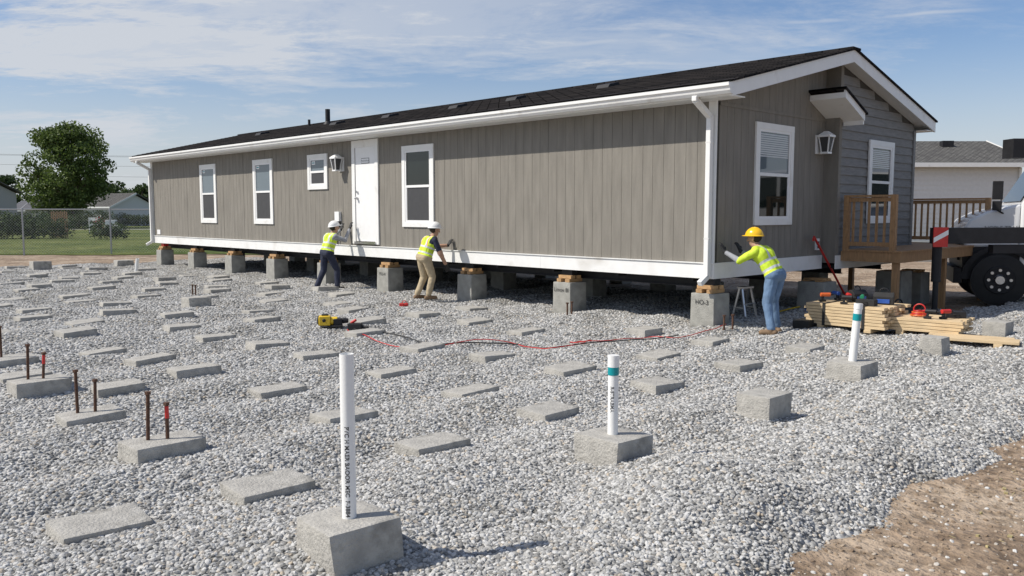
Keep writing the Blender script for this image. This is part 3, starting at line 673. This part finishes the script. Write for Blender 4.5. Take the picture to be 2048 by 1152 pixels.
b.box((mx_-.08,-.05,2.05),(mx_+.1,.0,2.40),steel); b.box((mx_-.07,-.05,1.84),(mx_+.09,.0,2.02),steel); b.beam((mx_+.0,.02,1.86),(mx_+.2,.15,1.75),.03,.03,steel); b.beam((mx_+.08,.01,2.3),(mx_+.08,.01,1.8),.02,.02,steel)
b.obj('mirror',trk,bevel=.02)
text('NOBLE TRAMSPER',.10,ink,frameM((.12,.09,1.50),(1,0,0),(0,0,1)),trk,'hood_lettering')
b=MB(); b.box((3.5,.1,.65),(8.6,2.2,1.05),steel); b.box((3.6,.7,1.05),(4.5,1.6,2.3),steel); b.beam((4.2,1.1,2.4),(8.2,1.3,2.2),.35,.4,steel); b.obj('crane_bed',trk)
cr_=empty('crane_outrigger',(7.0,13.85,-.06),(0,0,R(2))); b=MB()
b.beam((-.08,0,1.38),(9,0,1.42),.2,.26,steel); b.beam((.9,.0,1.16),(9,.0,1.18),.14,.14,steel); b.box((5.5,-1.2,.5),(9,.9,1.25),steel); b.beam((6.5,0,1.4),(2.3,.6,3.1),.3,.34,steel); b.box((1.45,.4,2.68),(1.75,.7,3.0),steel); b.beam((2.4,.6,3.05),(1.5,.55,2.85),.18,.18,steel)
for x in(6.2,8.3): b.cyl((x,-1.25,.48),(x,-.95,.48),.48,.48,blackr,28); b.cyl((x,.6,.48),(x,.95,.48),.48,.48,blackr,28)
b.cyl((0,0,.62),(0,0,1.52),.075,.075,steel,16); b.cyl((0,0,.05),(0,0,.64),.045,.045,steel,16); b.cyl((0,0,.02),(0,0,.07),.24,.18,steel,24); b.cyl((0,0,.06),(0,0,.18),.09,.05,steel,16)
b.box((-.14,-.135,1.2),(.10,-.115,1.52),redp); b.prism([(-.14,-.137,1.27),(.10,-.137,1.40),(.10,-.137,1.48),(-.14,-.137,1.35)],(0,-.004,0),vinyl)
b.box((1.5,-.115,1.3),(1.8,-.102,1.38),redp); b.obj('beam_and_leg',cr_,smooth=True)

# ------------------------------------------------------------ neighbour houses
roofg=shinglemat('grey_shingles',(.17,.165,.16),(.24,.235,.22))
wsid=mat('white_lap_siding',(.68,.68,.66),.6,.04)
def house(name,x,y,w,d,he,hr,wallm,roofm,rz=0,lap=False,wins=(),vent=False):
    root=empty(name,(x,y,-.05),(0,0,rz)); b=MB()
    if lap:
        b.box((.0,.03,0),(w,d,he),wallm); z=.3
        while z<he: b.prism([(0,0,z),(0,.035,z),(0,.035,z+.2),(0,.02,z+.2)],(w,0,0),wallm); z+=.2
    else: b.box((0,0,0),(w,d,he),wallm)
    b.prism([(w-.01,0,he),(w-.01,d,he),(w-.01,d/2,hr-.12)],(-.05,0,0),wallm); b.prism([(0.01,0,he),(.01,d,he),(.01,d/2,hr-.12)],(.05,0,0),wallm)
    b.obj('walls',root); b=MB(); o=.4
    for ya,yb in((-o,d/2),(d+o,d/2)): b.prism([(-o,ya,he),(-o,yb,hr),(-o,yb,hr+.1),(-o,ya,he+.1)],(w+2*o,0,0),roofm)
    if vent: b.box((w-2.2,d/2-1.2,hr-.3),(w-1.7,d/2-.9,hr+.02),steel)
    b.obj('roof',root); b=MB()
    b.box((-o,-o-.12,he-.1),(w+o,-o-.005,he+.08),white); b.box((w-.1,-.08,0),(w-.0,-.005,he-.1),white)
    b.beam((w+o+.01,-o,he),(w+o+.01,d/2,hr+.03),.03,.22,white); b.beam((-o-.01,-o,he),(-o-.01,d/2,hr+.03),.03,.22,white)
    b.obj('gutter_trim',root); b=MB()
    for wx,ww,z0,z1 in wins: b.box((wx-.08,-.04,z0-.08),(wx+ww+.08,-.005,z1+.08),white); b.box((wx,-.05,z0),(wx+ww,-.042,z1),glass_d)
    if wins: b.obj('windows',root)
house('neighbour_house',11,36,10.6,7,3.75,4.95,wsid,roofg,0,True,(),True)
gw=mat('beige_wall',(.42,.41,.39),.8,.06); gw2=mat('greyblue_wall',(.2,.21,.22),.8,.06); roofd=mat('dark_grey_roof',(.10,.10,.11),.9,.2)
house('neighbour_house',-76,128,9,8,2.0,3.5,gw2,roofd,0,False,((2,1.5,.7,1.7),(6,1.5,.7,1.7)))
house('neighbour_house',-68,118,12,8,2.2,3.7,gw,roofd,.15,False,((2,2,.7,1.8),(7,2,.7,1.8)))
house('neighbour_house',-59,112,9,7,2.4,4.2,wsid,roofg,-.5,False,((2,1.2,.8,1.8),))
house('neighbour_house',-62,78,11.6,8,3.7,4.9,gw,roofg,0,False)

# ------------------------------------------------------------ foliage
def leaves(name,lobes,nper,size,mt,parent=None,loc=(0,0,0)):
    P=[]
    for (c,r) in lobes:
        c=np.array(c);r=np.array(r); n=int(nper*(r.prod()**(1/1.5)))+30
        d=rng.normal(size=(n,3)); d/=np.linalg.norm(d,axis=1)[:,None]; rad=rng.uniform(.35,1.1,size=(n,1))**.6
        P.append(c+d*rad*r)
    P=np.concatenate(P); n=len(P)
    a=rng.normal(size=(n,3)); a/=np.linalg.norm(a,axis=1)[:,None]; t=rng.normal(size=(n,3)); bb=np.cross(a,t); bb/=np.linalg.norm(bb,axis=1)[:,None]
    s=size*rng.uniform(.6,1.3,size=(n,1)); vs=np.stack([P-a*s,P+bb*s*.6,P+a*s,P-bb*s*.6],1).reshape(-1,3)
    me=D.meshes.new(name); me.from_pydata(vs.tolist(),[],[(4*i,4*i+1,4*i+2,4*i+3) for i in range(n)]); me.materials.append(mt)
    o=D.objects.new(name,me); scn.collection.objects.link(o); o.location=loc
    if parent: o.parent=parent
    return o
def tree(name,x,y,h,cw,trunk_h,seed=0,nl=46,leafn=130,ls=.22,mt=leaf1):
    rr=random.Random(seed); root=empty(name,(x,y,-.05)); b=MB(); lobes=[]
    b.cyl((0,0,0),(.1,0,h*.45),cw*.045,cw*.03,bark,12); b.cyl((.1,0,h*.45),(0,.1,h*.85),cw*.03,cw*.008,bark,8)
    for k in range(nl):
        a=rr.uniform(0,6.28); zz=rr.uniform(0,1); prof=math.sin(math.pi*(.12+.8*zz))**.7*(1.05-.25*zz)
        q=rr.uniform(.35,1)*prof*cw/2*.9; z=trunk_h+zz*(h-trunk_h)*.9+.2; c=(math.cos(a)*q,math.sin(a)*q,z)
        s=cw*rr.uniform(.07,.125); lobes.append((c,(s*1.3,s*1.3,s*.85)))
        if k%2==0: b.cyl((0.05,0,max(trunk_h*.8,z-h*.25)),c,cw*.012,cw*.004,bark,6,False)
    b.obj('trunk_and_limbs',root); leaves('crown',lobes,leafn,ls,mt,root); return root
tree('deciduous_tree',-48.7,93,11.3,11.4,2.2,3,76,150,.17)
tree('deciduous_tree',-93,155,8.5,9,2,5,24,60,.3,leaf2); tree('deciduous_tree',-84,155,8,9,2,6,24,60,.3,leaf2)
tree('deciduous_tree',-70,160,7,9,1.5,8,20,60,.3,leaf2); tree('deciduous_tree',-76,165,7.5,9,1.5,18,20,60,.3,leaf2)
lob=[]
rr=random.Random(4)
for k in range(90): x=-150+k*3.3+rr.uniform(-1,1); lob.append(((x,190+rr.uniform(-6,6),rr.uniform(1,3.2)),(3,3,rr.uniform(1.8,3.2))))
leaves('distant_tree_line',lob,16,.6,leaf2)
def hedge(name,x0,x1,y,h,seed):
    rr=random.Random(seed); lob=[]; x=x0
    while x<x1: s=h*rr.uniform(.42,.6); lob.append(((x,y+rr.uniform(-.3,.3),s*.95),(s*1.1,s,s))); x+=s*.7
    leaves(name,lob,420,.10,leaf2)
hedge('hedge',-37,-31.5,56,1.7,1); hedge('hedge',-31.2,-30.3,57,1.2,2); hedge('hedge',-42,-36,66,1.5,5); hedge('shrub',-27.2,-25.6,55,1.1,6); hedge('shrub',-46,-44,88,1.5,7); hedge('shrub',-39,-37,100,1.8,8)
hedge('hedge',-58,-50,105,2,9); hedge('hedge',-50,-36,108,1.6,19)
fl=leafmat('red_flowers',(.35,.03,.03)); leaves('flower_bush',[((-32.2,66,.9),(.6,.5,.5))],160,.08,fl); leaves('flower_bush',[((-32.3,66.1,.7),(.7,.6,.6))],260,.08,leaf2)
b=MB(); b.box((-.35,-.02,.6),(.35,.02,1.3),vinyl)
for s in(-.33,.33): b.box((s-.03,-.05,0),(s+.03,-.021,1.3),white)
b.box((-.22,-.03,.85),(.22,-.021,1.0),gap); b.obj('yard_sign',loc=(-33.5,67.5,0))
root=empty('utility_cart',(-29.3,62,0),(0,0,.2)); b=MB()
b.box((-.55,-.35,.35),(.55,.35,.75),vinyl); b.box((-.5,-.3,.75),(.2,.3,1.15),vinyl); b.box((.1,-.3,1.0),(.5,.3,1.05),steel); b.cyl((.45,0,.75),(.3,0,1.2),.03,.03,steel)
for x in(-.35,.35):
    for y in(-.4,.3): b.cyl((x,y,.2),(x,y+.12,.2),.2,.2,blackr,16)
b.obj('body',root,bevel=.05)
b=MB()
for k in range(9): b.box((k*.13,-.02,0),(k*.13+.06,.02,1.75+.05*(k%2)),deckw)
b.box((0,.02,.4),(1.1,.05,.5),deckw); b.box((0,.02,1.3),(1.1,.05,1.4),deckw); b.obj('wood_gate',loc=(-31.4,57.5,0))
MB().box((-60,86,-.028),(-20,88,-.02),concrete).obj('footpath')
galv=mat('galvanised_steel',(.42,.43,.44),.4,.05,metal=.6)
fen=empty('chain_link_fence',(0,0,0)); b=MB(); p0=V((-30,32.6,0)); p1=V((-13.5,36.3,0)); Ln=(p1-p0).length; dr=(p1-p0)/Ln; x=0
while x<=Ln: q=p0+dr*x; b.cyl((q.x,q.y,-.1),(q.x,q.y,1.88),.035,.035,galv,8); x+=3.35
b.cyl(p0+V((0,0,1.83)),p1+V((0,0,1.83)),.022,.022,galv,8)
x=-1.8; 
while x<Ln:
    for s in(1,-1):
        a0,a1=(x,x+1.8); za,zb=(0,1.8) if s==1 else (1.8,0)
        if a0<0: za+= (zb-za)*(-a0/1.8); a0=0
        if a1>Ln: zb=za+(zb-za)*((Ln-a0)/(a1-a0)); a1=Ln
        b.beam(p0+dr*a0+V((0,0,za)),p0+dr*a1+V((0,0,zb)),.005,.005,galv)
    x+=.11
b.obj('mesh_and_posts',fen)
pw=empty('power_line',(0,0,0)); b=MB()
for x in(-75,15): b.cyl((x,105,0),(x,105,9.6),.16,.12,bark,8); b.beam((x,104,9.1),(x,106,9.1),.1,.12,bark)
for z,y in((9.1,104.1),(9.1,105.9),(7.9,105),(6.6,105)):
    for k in range(12):
        f=lambda t:V((-75+90*t,y,z-1.0*4*t*(1-t)*.6)); b.cyl(f(k/12),f((k+1)/12),.014,.014,steel,5,False)
b.obj('poles_and_wires',pw)

# ------------------------------------------------------------ PEOPLE
skin=mat('skin',(.42,.25,.17),.6,.08); hair=mat('hair_dark',(.02,.015,.01),.8)
vest=mat('hi_vis_yellow',(.58,.76,.04),.7,.08,10,.3,14); vestor=mat('hi_vis_orange',(.9,.2,.03),.7,.05); silver=mat('reflective_tape',(.62,.64,.64),.35,.05)
navy=mat('navy_cloth',(.02,.025,.05),.85,.2,12,.3,14); grey_s=mat('grey_shirt',(.3,.31,.33),.85,.12,12,.3,14); khaki=mat('khaki_cloth',(.42,.34,.22),.85,.12,10,.4,12); denim=mat('denim',(.13,.21,.33),.85,.2,10,.4,12)
glove=mat('black_glove',(.015,.015,.015),.7,.2); bootb=mat('boot_black',(.02,.018,.016),.6); boott=mat('boot_tan',(.2,.13,.075),.8); eyem=mat('eye',(.02,.02,.02),.2); lips=mat('lips',(.3,.12,.1),.6)
hatw=mat('hard_hat_white',(.8,.8,.78),.25,.02); haty=mat('hard_hat_yellow',(.85,.5,.02),.25,.03)
def human(name,loc,rotz,J,c):
    caps=[]
    def cap(p,q,r1,r2,lab): caps.append((V(p),V(q),r1,r2,lab))
    pel=V(J['pelvis']); ch=V(J['chest']); hd=V(J['head']); ax=V((math.cos(J.get('twist',0)),math.sin(J.get('twist',0)),0)); px=V((1,0,0))
    up=(ch-pel).normalized()
    cap(pel-px*.085,pel+px*.085,.118,.118,'pants'); 
    for s in(-1,1):
        cap(pel+px*.06*s+up*.08,pel.lerp(ch,.5)+ax*.06*s,.115,.112,'torso'); cap(pel.lerp(ch,.5)+ax*.06*s,pel.lerp(ch,.82)+ax*.085*s,.112,.118,'torso')
        cap(pel.lerp(ch,.82)+ax*.085*s,ch+ax*.12*s-up*.01,.118,.075,'torso')
    cap(ch-ax*.14,ch+ax*.14,.07,.07,'torso')
    hb=hd-V((0,0,.09)); cap(ch+up*.02,hb,.062,.055,'neck')
    hf=V(J['look']).normalized(); hs=hf.cross(V((0,0,1))).normalized(); hu=hs.cross(hf)
    def hp(x,y,z): return hd+hs*x+hf*y+hu*z
    cap(hp(0,-.025,.02),hp(0,.02,.02),.084,.08,'skull'); cap(hp(0,.02,-.02),hp(0,.035,-.075),.066,.045,'face'); cap(hp(0,.085,.01),hp(0,.105,-.025),.010,.016,'face')
    for s in(-1,1): cap(hp(.083*s,-.005,.015),hp(.083*s,-.0,-.025),.014,.011,'face')
    for s,k in((-1,'L'),(1,'R')):
        sh=ch+ax*.175*s-up*.02; el=V(J['el'+k]); wr=V(J['wr'+k]); cap(sh,el,.064,.048,'uparm'); cap(el,wr,.046,.032,'forearm')
        hdr=V(J['hd'+k]).normalized(); pn=V(J['pn'+k]).normalized(); sd=hdr.cross(pn).normalized(); pn=sd.cross(hdr)
        for q in(-1,0,1): cap(wr+sd*q*.016,wr+hdr*.085+sd*q*.026,.019,.015,'hand')
        for i,ln in enumerate((.066,.075,.07,.056)):
            q=(i-1.5); b0=wr+hdr*.085+sd*q*.0215; b1=b0+(hdr+sd*q*.12+pn*.1).normalized()*ln*.5; b2=b1+(hdr*.8+sd*q*.12+pn*J.get('curl',.5)).normalized()*ln*.5
            cap(b0,b1,.0105,.0095,'hand'); cap(b1,b2,.0095,.008,'hand')
        tsd=sd*(-1); t0=wr+hdr*.03+tsd*.028; t1=t0+(hdr*.6+tsd*.8).normalized()*.04; t2=t1+(hdr*.9+tsd*.3).normalized()*.03; cap(t0,t1,.013,.011,'hand'); cap(t1,t2,.011,.009,'hand')
        hip=pel+px*.092*s-V((0,0,.02)); kn=V(J['kn'+k]); an=V(J['an'+k]); cap(hip,kn,.1,.07,'pants'); cap(kn,an+V((0,0,.02)),.07,.058,'pants'); 
        td=V(J['toe'+k]).normalized(); cap(an-V((0,0,.0)),an+V((0,0,-.03)),.05,.048,'boot'); cap(an-td*.05+V((0,0,-.055)),an+td*.14+V((0,0,-.06)),.044,.038,'boot')
    vs=[];fs=[]; n=14
    for p,q,r1,r2,_ in caps:
        d=(q-p); ln=max(d.length,1e-4); d=d/ln; a=d.orthogonal().normalized(); bb=d.cross(a); base=len(vs); rings=[]
        for k in range(1,6): t=math.pi/2*k/6; rings.append((p-d*r1*math.cos(t),r1*math.sin(t)))
        rings.append((p,r1)); rings.append((q,r2))
        for k in range(5,0,-1): t=math.pi/2*k/6; rings.append((q+d*r2*math.cos(t),r2*math.sin(t)))
        vs.append(p-d*r1)
        for cc,r in rings:
            for i in range(n): t=2*math.pi*i/n; vs.append(cc+a*math.cos(t)*r+bb*math.sin(t)*r)
        vs.append(q+d*r2); m=len(rings)
        for i in range(n): fs.append((base,base+1+(i+1)%n,base+1+i)); fs.append((base+1+(m-1)*n+i,base+1+(m-1)*n+(i+1)%n,base+1+m*n))
        for k in range(m-1):
            for i in range(n): o=base+1+k*n; fs.append((o+i,o+(i+1)%n,o+n+(i+1)%n,o+n+i))
    me=D.meshes.new('b'); me.from_pydata([tuple(v) for v in vs],[],fs); o=D.objects.new('b',me); scn.collection.objects.link(o)
    rm=o.modifiers.new('r','REMESH'); rm.mode='VOXEL'; rm.voxel_size=.0068; s_=o.modifiers.new('s','SMOOTH'); s_.factor=.5; s_.iterations=3
    bpy.context.view_layer.update(); me2=D.meshes.new_from_object(o.evaluated_get(bpy.context.evaluated_depsgraph_get())); D.objects.remove(o)
    nv=len(me2.vertices); co=np.empty(nv*3); me2.vertices.foreach_get('co',co); co=co.reshape(-1,3); co[:,2]=np.maximum(co[:,2],0.0)
    nrm=np.empty(nv*3); me2.vertices.foreach_get('normal',nrm); nrm=nrm.reshape(-1,3)
    hands=[np.array(J['wrL']),np.array(J['wrR'])]
    dh=np.minimum(np.linalg.norm(co-hands[0],axis=1),np.linalg.norm(co-hands[1],axis=1))
    low=(co[:,2]<J['chest'][2]+.03)&(dh>.2)
    for i in np.nonzero(low)[0]: 
        w=.009*mn.noise(V((co[i,0]*9,co[i,1]*9,co[i,2]*6)))+.004*mn.noise(V((co[i,0]*24,co[i,1]*24,co[i,2]*15))); co[i]+=nrm[i]*w
    co[:,2]=np.maximum(co[:,2],0.0)
    me2.vertices.foreach_set('co',co.reshape(-1))
    nf=len(me2.polygons); fc=np.empty(nf*3); me2.polygons.foreach_get('center',fc); fc=fc.reshape(-1,3)
    best=np.full(nf,9.);lab=np.zeros(nf,int); tt=np.zeros(nf)
    for k,(p,q,r1,r2,_) in enumerate(caps):
        p=np.array(p);q=np.array(q);d=q-p;t=np.clip(((fc-p)@d)/max(d@d,1e-9),0,1); ds=np.linalg.norm(fc-(p+t[:,None]*d),axis=1)-(r1+(r2-r1)*t)
        m=ds<best; best[m]=ds[m];lab[m]=k;tt[m]=t[m]
    mats=[]; 
    def mi(m):
        if m not in mats: mats.append(m)
        return mats.index(m)
    idx=np.zeros(nf,int); upn=np.array(up);pl=np.array(pel);axn=np.array(ax); th=(ch-pel).length
    hgt=(fc-pl)@upn/th; lat=np.abs((fc-pl)@axn)
    hdn=np.array(hd);hfn=np.array(hf);hun=np.array(hu)
    for i in range(nf):
        L_=caps[lab[i]][4]
        if L_=='torso':
            h=hgt[i]; m=c['vest']
            if h<.02: m=c['vest']
            elif .2<h<.29 or .5<h<.59: m=silver
            elif h>.59 and .085<lat[i]<.13: m=silver
            elif lat[i]>.175 and h>.75: m=c['sleeve']
            elif c.get('orange') and h>.59 and (.07<lat[i]<.085 or .13<lat[i]<.145): m=vestor
        elif L_=='pants': m=c['pants'] if hgt[i]<.1 else c['vest']
        elif L_=='uparm': m=c['sleeve'] if (tt[i]<.8 or c['long']) else skin
        elif L_=='forearm': m=(c['fore'] if tt[i]<.93 else glove)
        elif L_=='hand': m=glove
        elif L_=='boot': m=c['boot']
        elif L_=='neck': m=skin if tt[i]>.25 else c['sleeve']
        else:
            r=fc[i]-hdn; m=hair if (r@hfn<-.0 and r@hun>-.07 and L_=='skull') or r@hun>.055 else skin
        idx[i]=mi(m)
    me2.materials.clear()
    for m in mats: me2.materials.append(m)
    me2.polygons.foreach_set('material_index',idx)
    for p in me2.polygons: p.use_smooth=True
    root=empty(name,loc,(0,0,rotz)); ob=D.objects.new('body',me2); scn.collection.objects.link(ob); ob.parent=root
    b=MB()
    for s in(-1,1): b.ball(hp(.032*s,.083,.012),.011,eyem,6)
    b.ball(hp(0,.079,-.06),.02,lips,6,(1,.35,.3)); b.obj('eyes_and_mouth',root,smooth=True)
    b=MB(); M=Matrix.Identity(4); tl=hu*.97-hf*.1; tl.normalize(); ff=(hf-tl*hf.dot(tl)).normalized(); ss=ff.cross(tl)
    o3=hd+hu*.045
    for i in range(3): M[i][0]=ss[i];M[i][1]=ff[i];M[i][2]=tl[i];M[i][3]=o3[i]
    b.T=M; vs=[];fs=[];nn=28
    for k in range(9):
        t=math.pi/2*k/8.0; r=max(math.cos(t),.001)
        for i in range(nn):
            a=2*math.pi*i/nn; ridge=1+(.05 if abs(math.cos(a))<.16 and k>1 else 0); vs.append((math.cos(a)*r*.112,math.sin(a)*r*.132,math.sin(t)*.115*ridge))
    for k in range(8):
        for i in range(nn): fs.append((k*nn+i,k*nn+(i+1)%nn,(k+1)*nn+(i+1)%nn,(k+1)*nn+i))
    b.add(vs,fs,c['hat']); vs=[];fs=[]
    for k,(g,z) in enumerate(((0.0,.004),(1,-.006),(1,-.012),(0,-.008))):
        for i in range(nn):
            a=2*math.pi*i/nn; br=.014+(.035*max(0,math.sin(a))**2); vs.append((math.cos(a)*(.111+g*br),math.sin(a)*(.131+g*br),z))
    for k in range(3):
        for i in range(nn): fs.append((k*nn+i,k*nn+(i+1)%nn,(k+1)*nn+(i+1)%nn,(k+1)*nn+i))
    b.add(vs,fs,c['hat']); b.obj('hard_hat',root,smooth=True)
    return root,J
ca=dict(vest=vest,sleeve=grey_s,fore=grey_s,long=True,pants=navy,boot=bootb,hat=hatw)
p=H(-.74,9.42)
human('construction_worker',(p.x,p.y,gz(p.x,p.y)),HROT-math.pi/2,
 dict(pelvis=(0,.02,.83),chest=(0,.14,1.20),head=(0,.22,1.38),look=(.15,1,.05),
 elL=(-.27,.30,1.12),wrL=(-.24,.55,1.33),hdL=(0,.35,1),pnL=(0,1,-.2),elR=(.25,.34,1.10),wrR=(.10,.56,1.36),hdR=(0,.35,1),pnR=(0,1,-.2),
 knL=(-.11,.0,.44),anL=(-.13,-.16,.09),toeL=(-.1,1,0),knR=(.12,.2,.45),anR=(.15,.18,.09),toeR=(.2,1,0),curl=.2),ca)
cb=dict(vest=vest,sleeve=navy,fore=skin,long=False,pants=khaki,boot=boott,hat=hatw,orange=True)
p=H(-.72,5.95)
human('construction_worker',(p.x,p.y,gz(p.x,p.y)),HROT-math.pi/2-.12,
 dict(pelvis=(0,.0,.80),chest=(.03,.13,1.15),head=(.04,.22,1.33),look=(.2,1,-.15),
 elL=(-.2,.36,1.0),wrL=(-.08,.60,1.02),hdL=(0.05,.5,.8),pnL=(0,1,-.3),elR=(.27,.20,.88),wrR=(.22,.36,.66),hdR=(-.05,.4,-1),pnR=(-.5,.3,0),
 knL=(-.1,.06,.42),anL=(-.12,-.08,.09),toeL=(-.1,1,0),knR=(.11,.12,.43),anR=(.11,.03,.09),toeR=(.2,1,0),curl=.5),cb)
cc=dict(vest=vest,sleeve=vest,fore=grey_s,long=True,pants=denim,boot=boott,hat=haty)
p=H(.33,-.80)
r,_=human('construction_worker',(p.x,p.y,gz(p.x,p.y)),HROT,
 dict(pelvis=(.02,-.02,.85),chest=(-.02,.20,1.20),head=(-.03,.30,1.37),look=(-.2,1,-.1),
 elL=(-.30,.38,1.05),wrL=(-.30,.62,1.17),hdL=(0,.5,.9),pnL=(0,1,-.3),elR=(.25,.42,1.05),wrR=(.10,.60,1.17),hdR=(0,.5,.9),pnR=(0,1,-.3),
 knL=(-.11,.03,.44),anL=(-.14,-.06,.09),toeL=(-.3,1,0),knR=(.13,.06,.45),anR=(.17,.02,.09),toeR=(.3,1,0),curl=.3),cc)

# ------------------------------------------------------------ sky, sun, camera
SE=R(46); tr=V((.98,.17)).normalized(); tv=V((tr.x*math.cos(SE),tr.y*math.cos(SE),-math.sin(SE)))
sun=D.lights.new('sun','SUN'); sun.energy=4.9; sun.angle=R(.5); sun.color=(1,.94,.85); so=D.objects.new('sun',sun); scn.collection.objects.link(so); so.rotation_euler=tv.to_track_quat('-Z','Y').to_euler()
w=D.worlds.new('World'); scn.world=w; w.use_nodes=True; nt=w.node_tree; lk=nt.links.new; bg=nt.nodes['Background']
sky=N(nt,'ShaderNodeTexSky',sky_type='NISHITA'); sky.sun_disc=False; sky.sun_elevation=SE; sky.sun_rotation=math.atan2(-tr.x,-tr.y); sky.air_density=1.1; sky.dust_density=.7; sky.ozone_density=2.5
tc=N(nt,'ShaderNodeTexCoord'); sx=N(nt,'ShaderNodeSeparateXYZ'); lk(tc.outputs['Generated'],sx.inputs[0])
def M_(op,a,b=None,c=None):
    m=N(nt,'ShaderNodeMath',operation=op)
    for i,q in enumerate((a,b,c)):
        if q is None: continue
        if isinstance(q,(int,float)): m.inputs[i].default_value=q
        else: lk(q,m.inputs[i])
    return m.outputs[0]
def MR(src,a,b,c=0,d=1,smooth=True):
    mr=N(nt,'ShaderNodeMapRange',interpolation_type='SMOOTHSTEP' if smooth else 'LINEAR')
    for i,q in zip((1,2,3,4),(a,b,c,d)): mr.inputs[i].default_value=q
    lk(src,mr.inputs[0]); return mr.outputs[0]
zc=M_('MAXIMUM',sx.outputs[2],0); dn=M_('ADD',zc,.10); cx=M_('DIVIDE',sx.outputs[0],dn); cy=M_('DIVIDE',sx.outputs[1],dn)
cb_=N(nt,'ShaderNodeCombineXYZ'); lk(cx,cb_.inputs[0]); lk(cy,cb_.inputs[1])
def cloud(scale,st,rot,seed,lo,hi,det=9,dist=.6,rough=.6):
    mp=N(nt,'ShaderNodeMapping'); mp.inputs['Scale'].default_value=(st[0],st[1],1); mp.inputs['Rotation'].default_value=(0,0,rot); mp.inputs['Location'].default_value=(seed,seed*.7,seed)
    lk(cb_.outputs[0],mp.inputs[0]); n=N(nt,'ShaderNodeTexNoise'); n.inputs['Scale'].default_value=scale; n.inputs['Detail'].default_value=det; n.inputs['Roughness'].default_value=rough; n.inputs['Distortion'].default_value=dist; lk(mp.outputs[0],n.inputs['Vector'])
    return MR(n.outputs[0],lo,hi)
c1=cloud(.75,(.9,1.3),.35,3.1,.40,.62,10,.3,.68); c2=cloud(2.2,(.7,1.3),.25,8.3,.44,.70,10,.4,.7); c3=cloud(.35,(1,1.3),0,1.7,.35,.6,3)
lw=MR(sx.outputs[0],-.35,.25,1,.42,False)
cl=M_('ADD',M_('MULTIPLY',c1,.8),M_('MULTIPLY',M_('MULTIPLY',c2,c3),.9)); cl=M_('MULTIPLY',cl,lw); cl=M_('MINIMUM',cl,.92)
def trail(nv,x0,x1,w_):
    vm=N(nt,'ShaderNodeVectorMath',operation='DOT_PRODUCT'); lk(tc.outputs['Generated'],vm.inputs[0]); vm.inputs[1].default_value=nv
    wob=N(nt,'ShaderNodeTexNoise'); wob.inputs['Scale'].default_value=14; wob.inputs['Detail'].default_value=6; lk(tc.outputs['Generated'],wob.inputs['Vector'])
    d=M_('ABSOLUTE',M_('ADD',vm.outputs['Value'],M_('MULTIPLY',M_('SUBTRACT',wob.outputs[0],.5),.008)))
    m=M_('MULTIPLY',MR(d,w_,.0),M_('MULTIPLY',MR(sx.outputs[0],x0,x0+.05),MR(sx.outputs[0],x1,x1-.08)))
    return M_('MULTIPLY',m,M_('MULTIPLY',MR(wob.outputs[0],.3,.6),.6))
cl=M_('MAXIMUM',cl,trail((.0948,.183,-.979),-.12,.24,.007)); cl=M_('MAXIMUM',cl,trail((.0637,.194,-.979),.27,.5,.004))
cl=M_('MAXIMUM',cl,MR(sx.outputs[2],.0,.20,.78,0))
tint=N(nt,'ShaderNodeMix',data_type='RGBA',blend_type='MULTIPLY'); tint.inputs[0].default_value=1; lk(sky.outputs[0],tint.inputs[6]); tint.inputs[7].default_value=(.92,.98,1.14,1)
mx=N(nt,'ShaderNodeMix',data_type='RGBA'); lk(cl,mx.inputs[0]); lk(tint.outputs[2],mx.inputs[6]); mx.inputs[7].default_value=(6.3,6.6,7.1,1)
lk(mx.outputs[2],bg.inputs[0]); bg.inputs[1].default_value=.1
cam=D.cameras.new('camera'); cam.sensor_width=36; cam.lens=36*1682/2048; cam.clip_end=4000; cam.clip_start=.05
co=D.objects.new('camera',cam); scn.collection.objects.link(co); co.location=(0,0,1.7); co.rotation_euler=(math.pi/2-math.atan(151/1682),0,0); scn.camera=co
scn.view_settings.view_transform='Standard'; scn.view_settings.look='None'; scn.view_settings.exposure=0
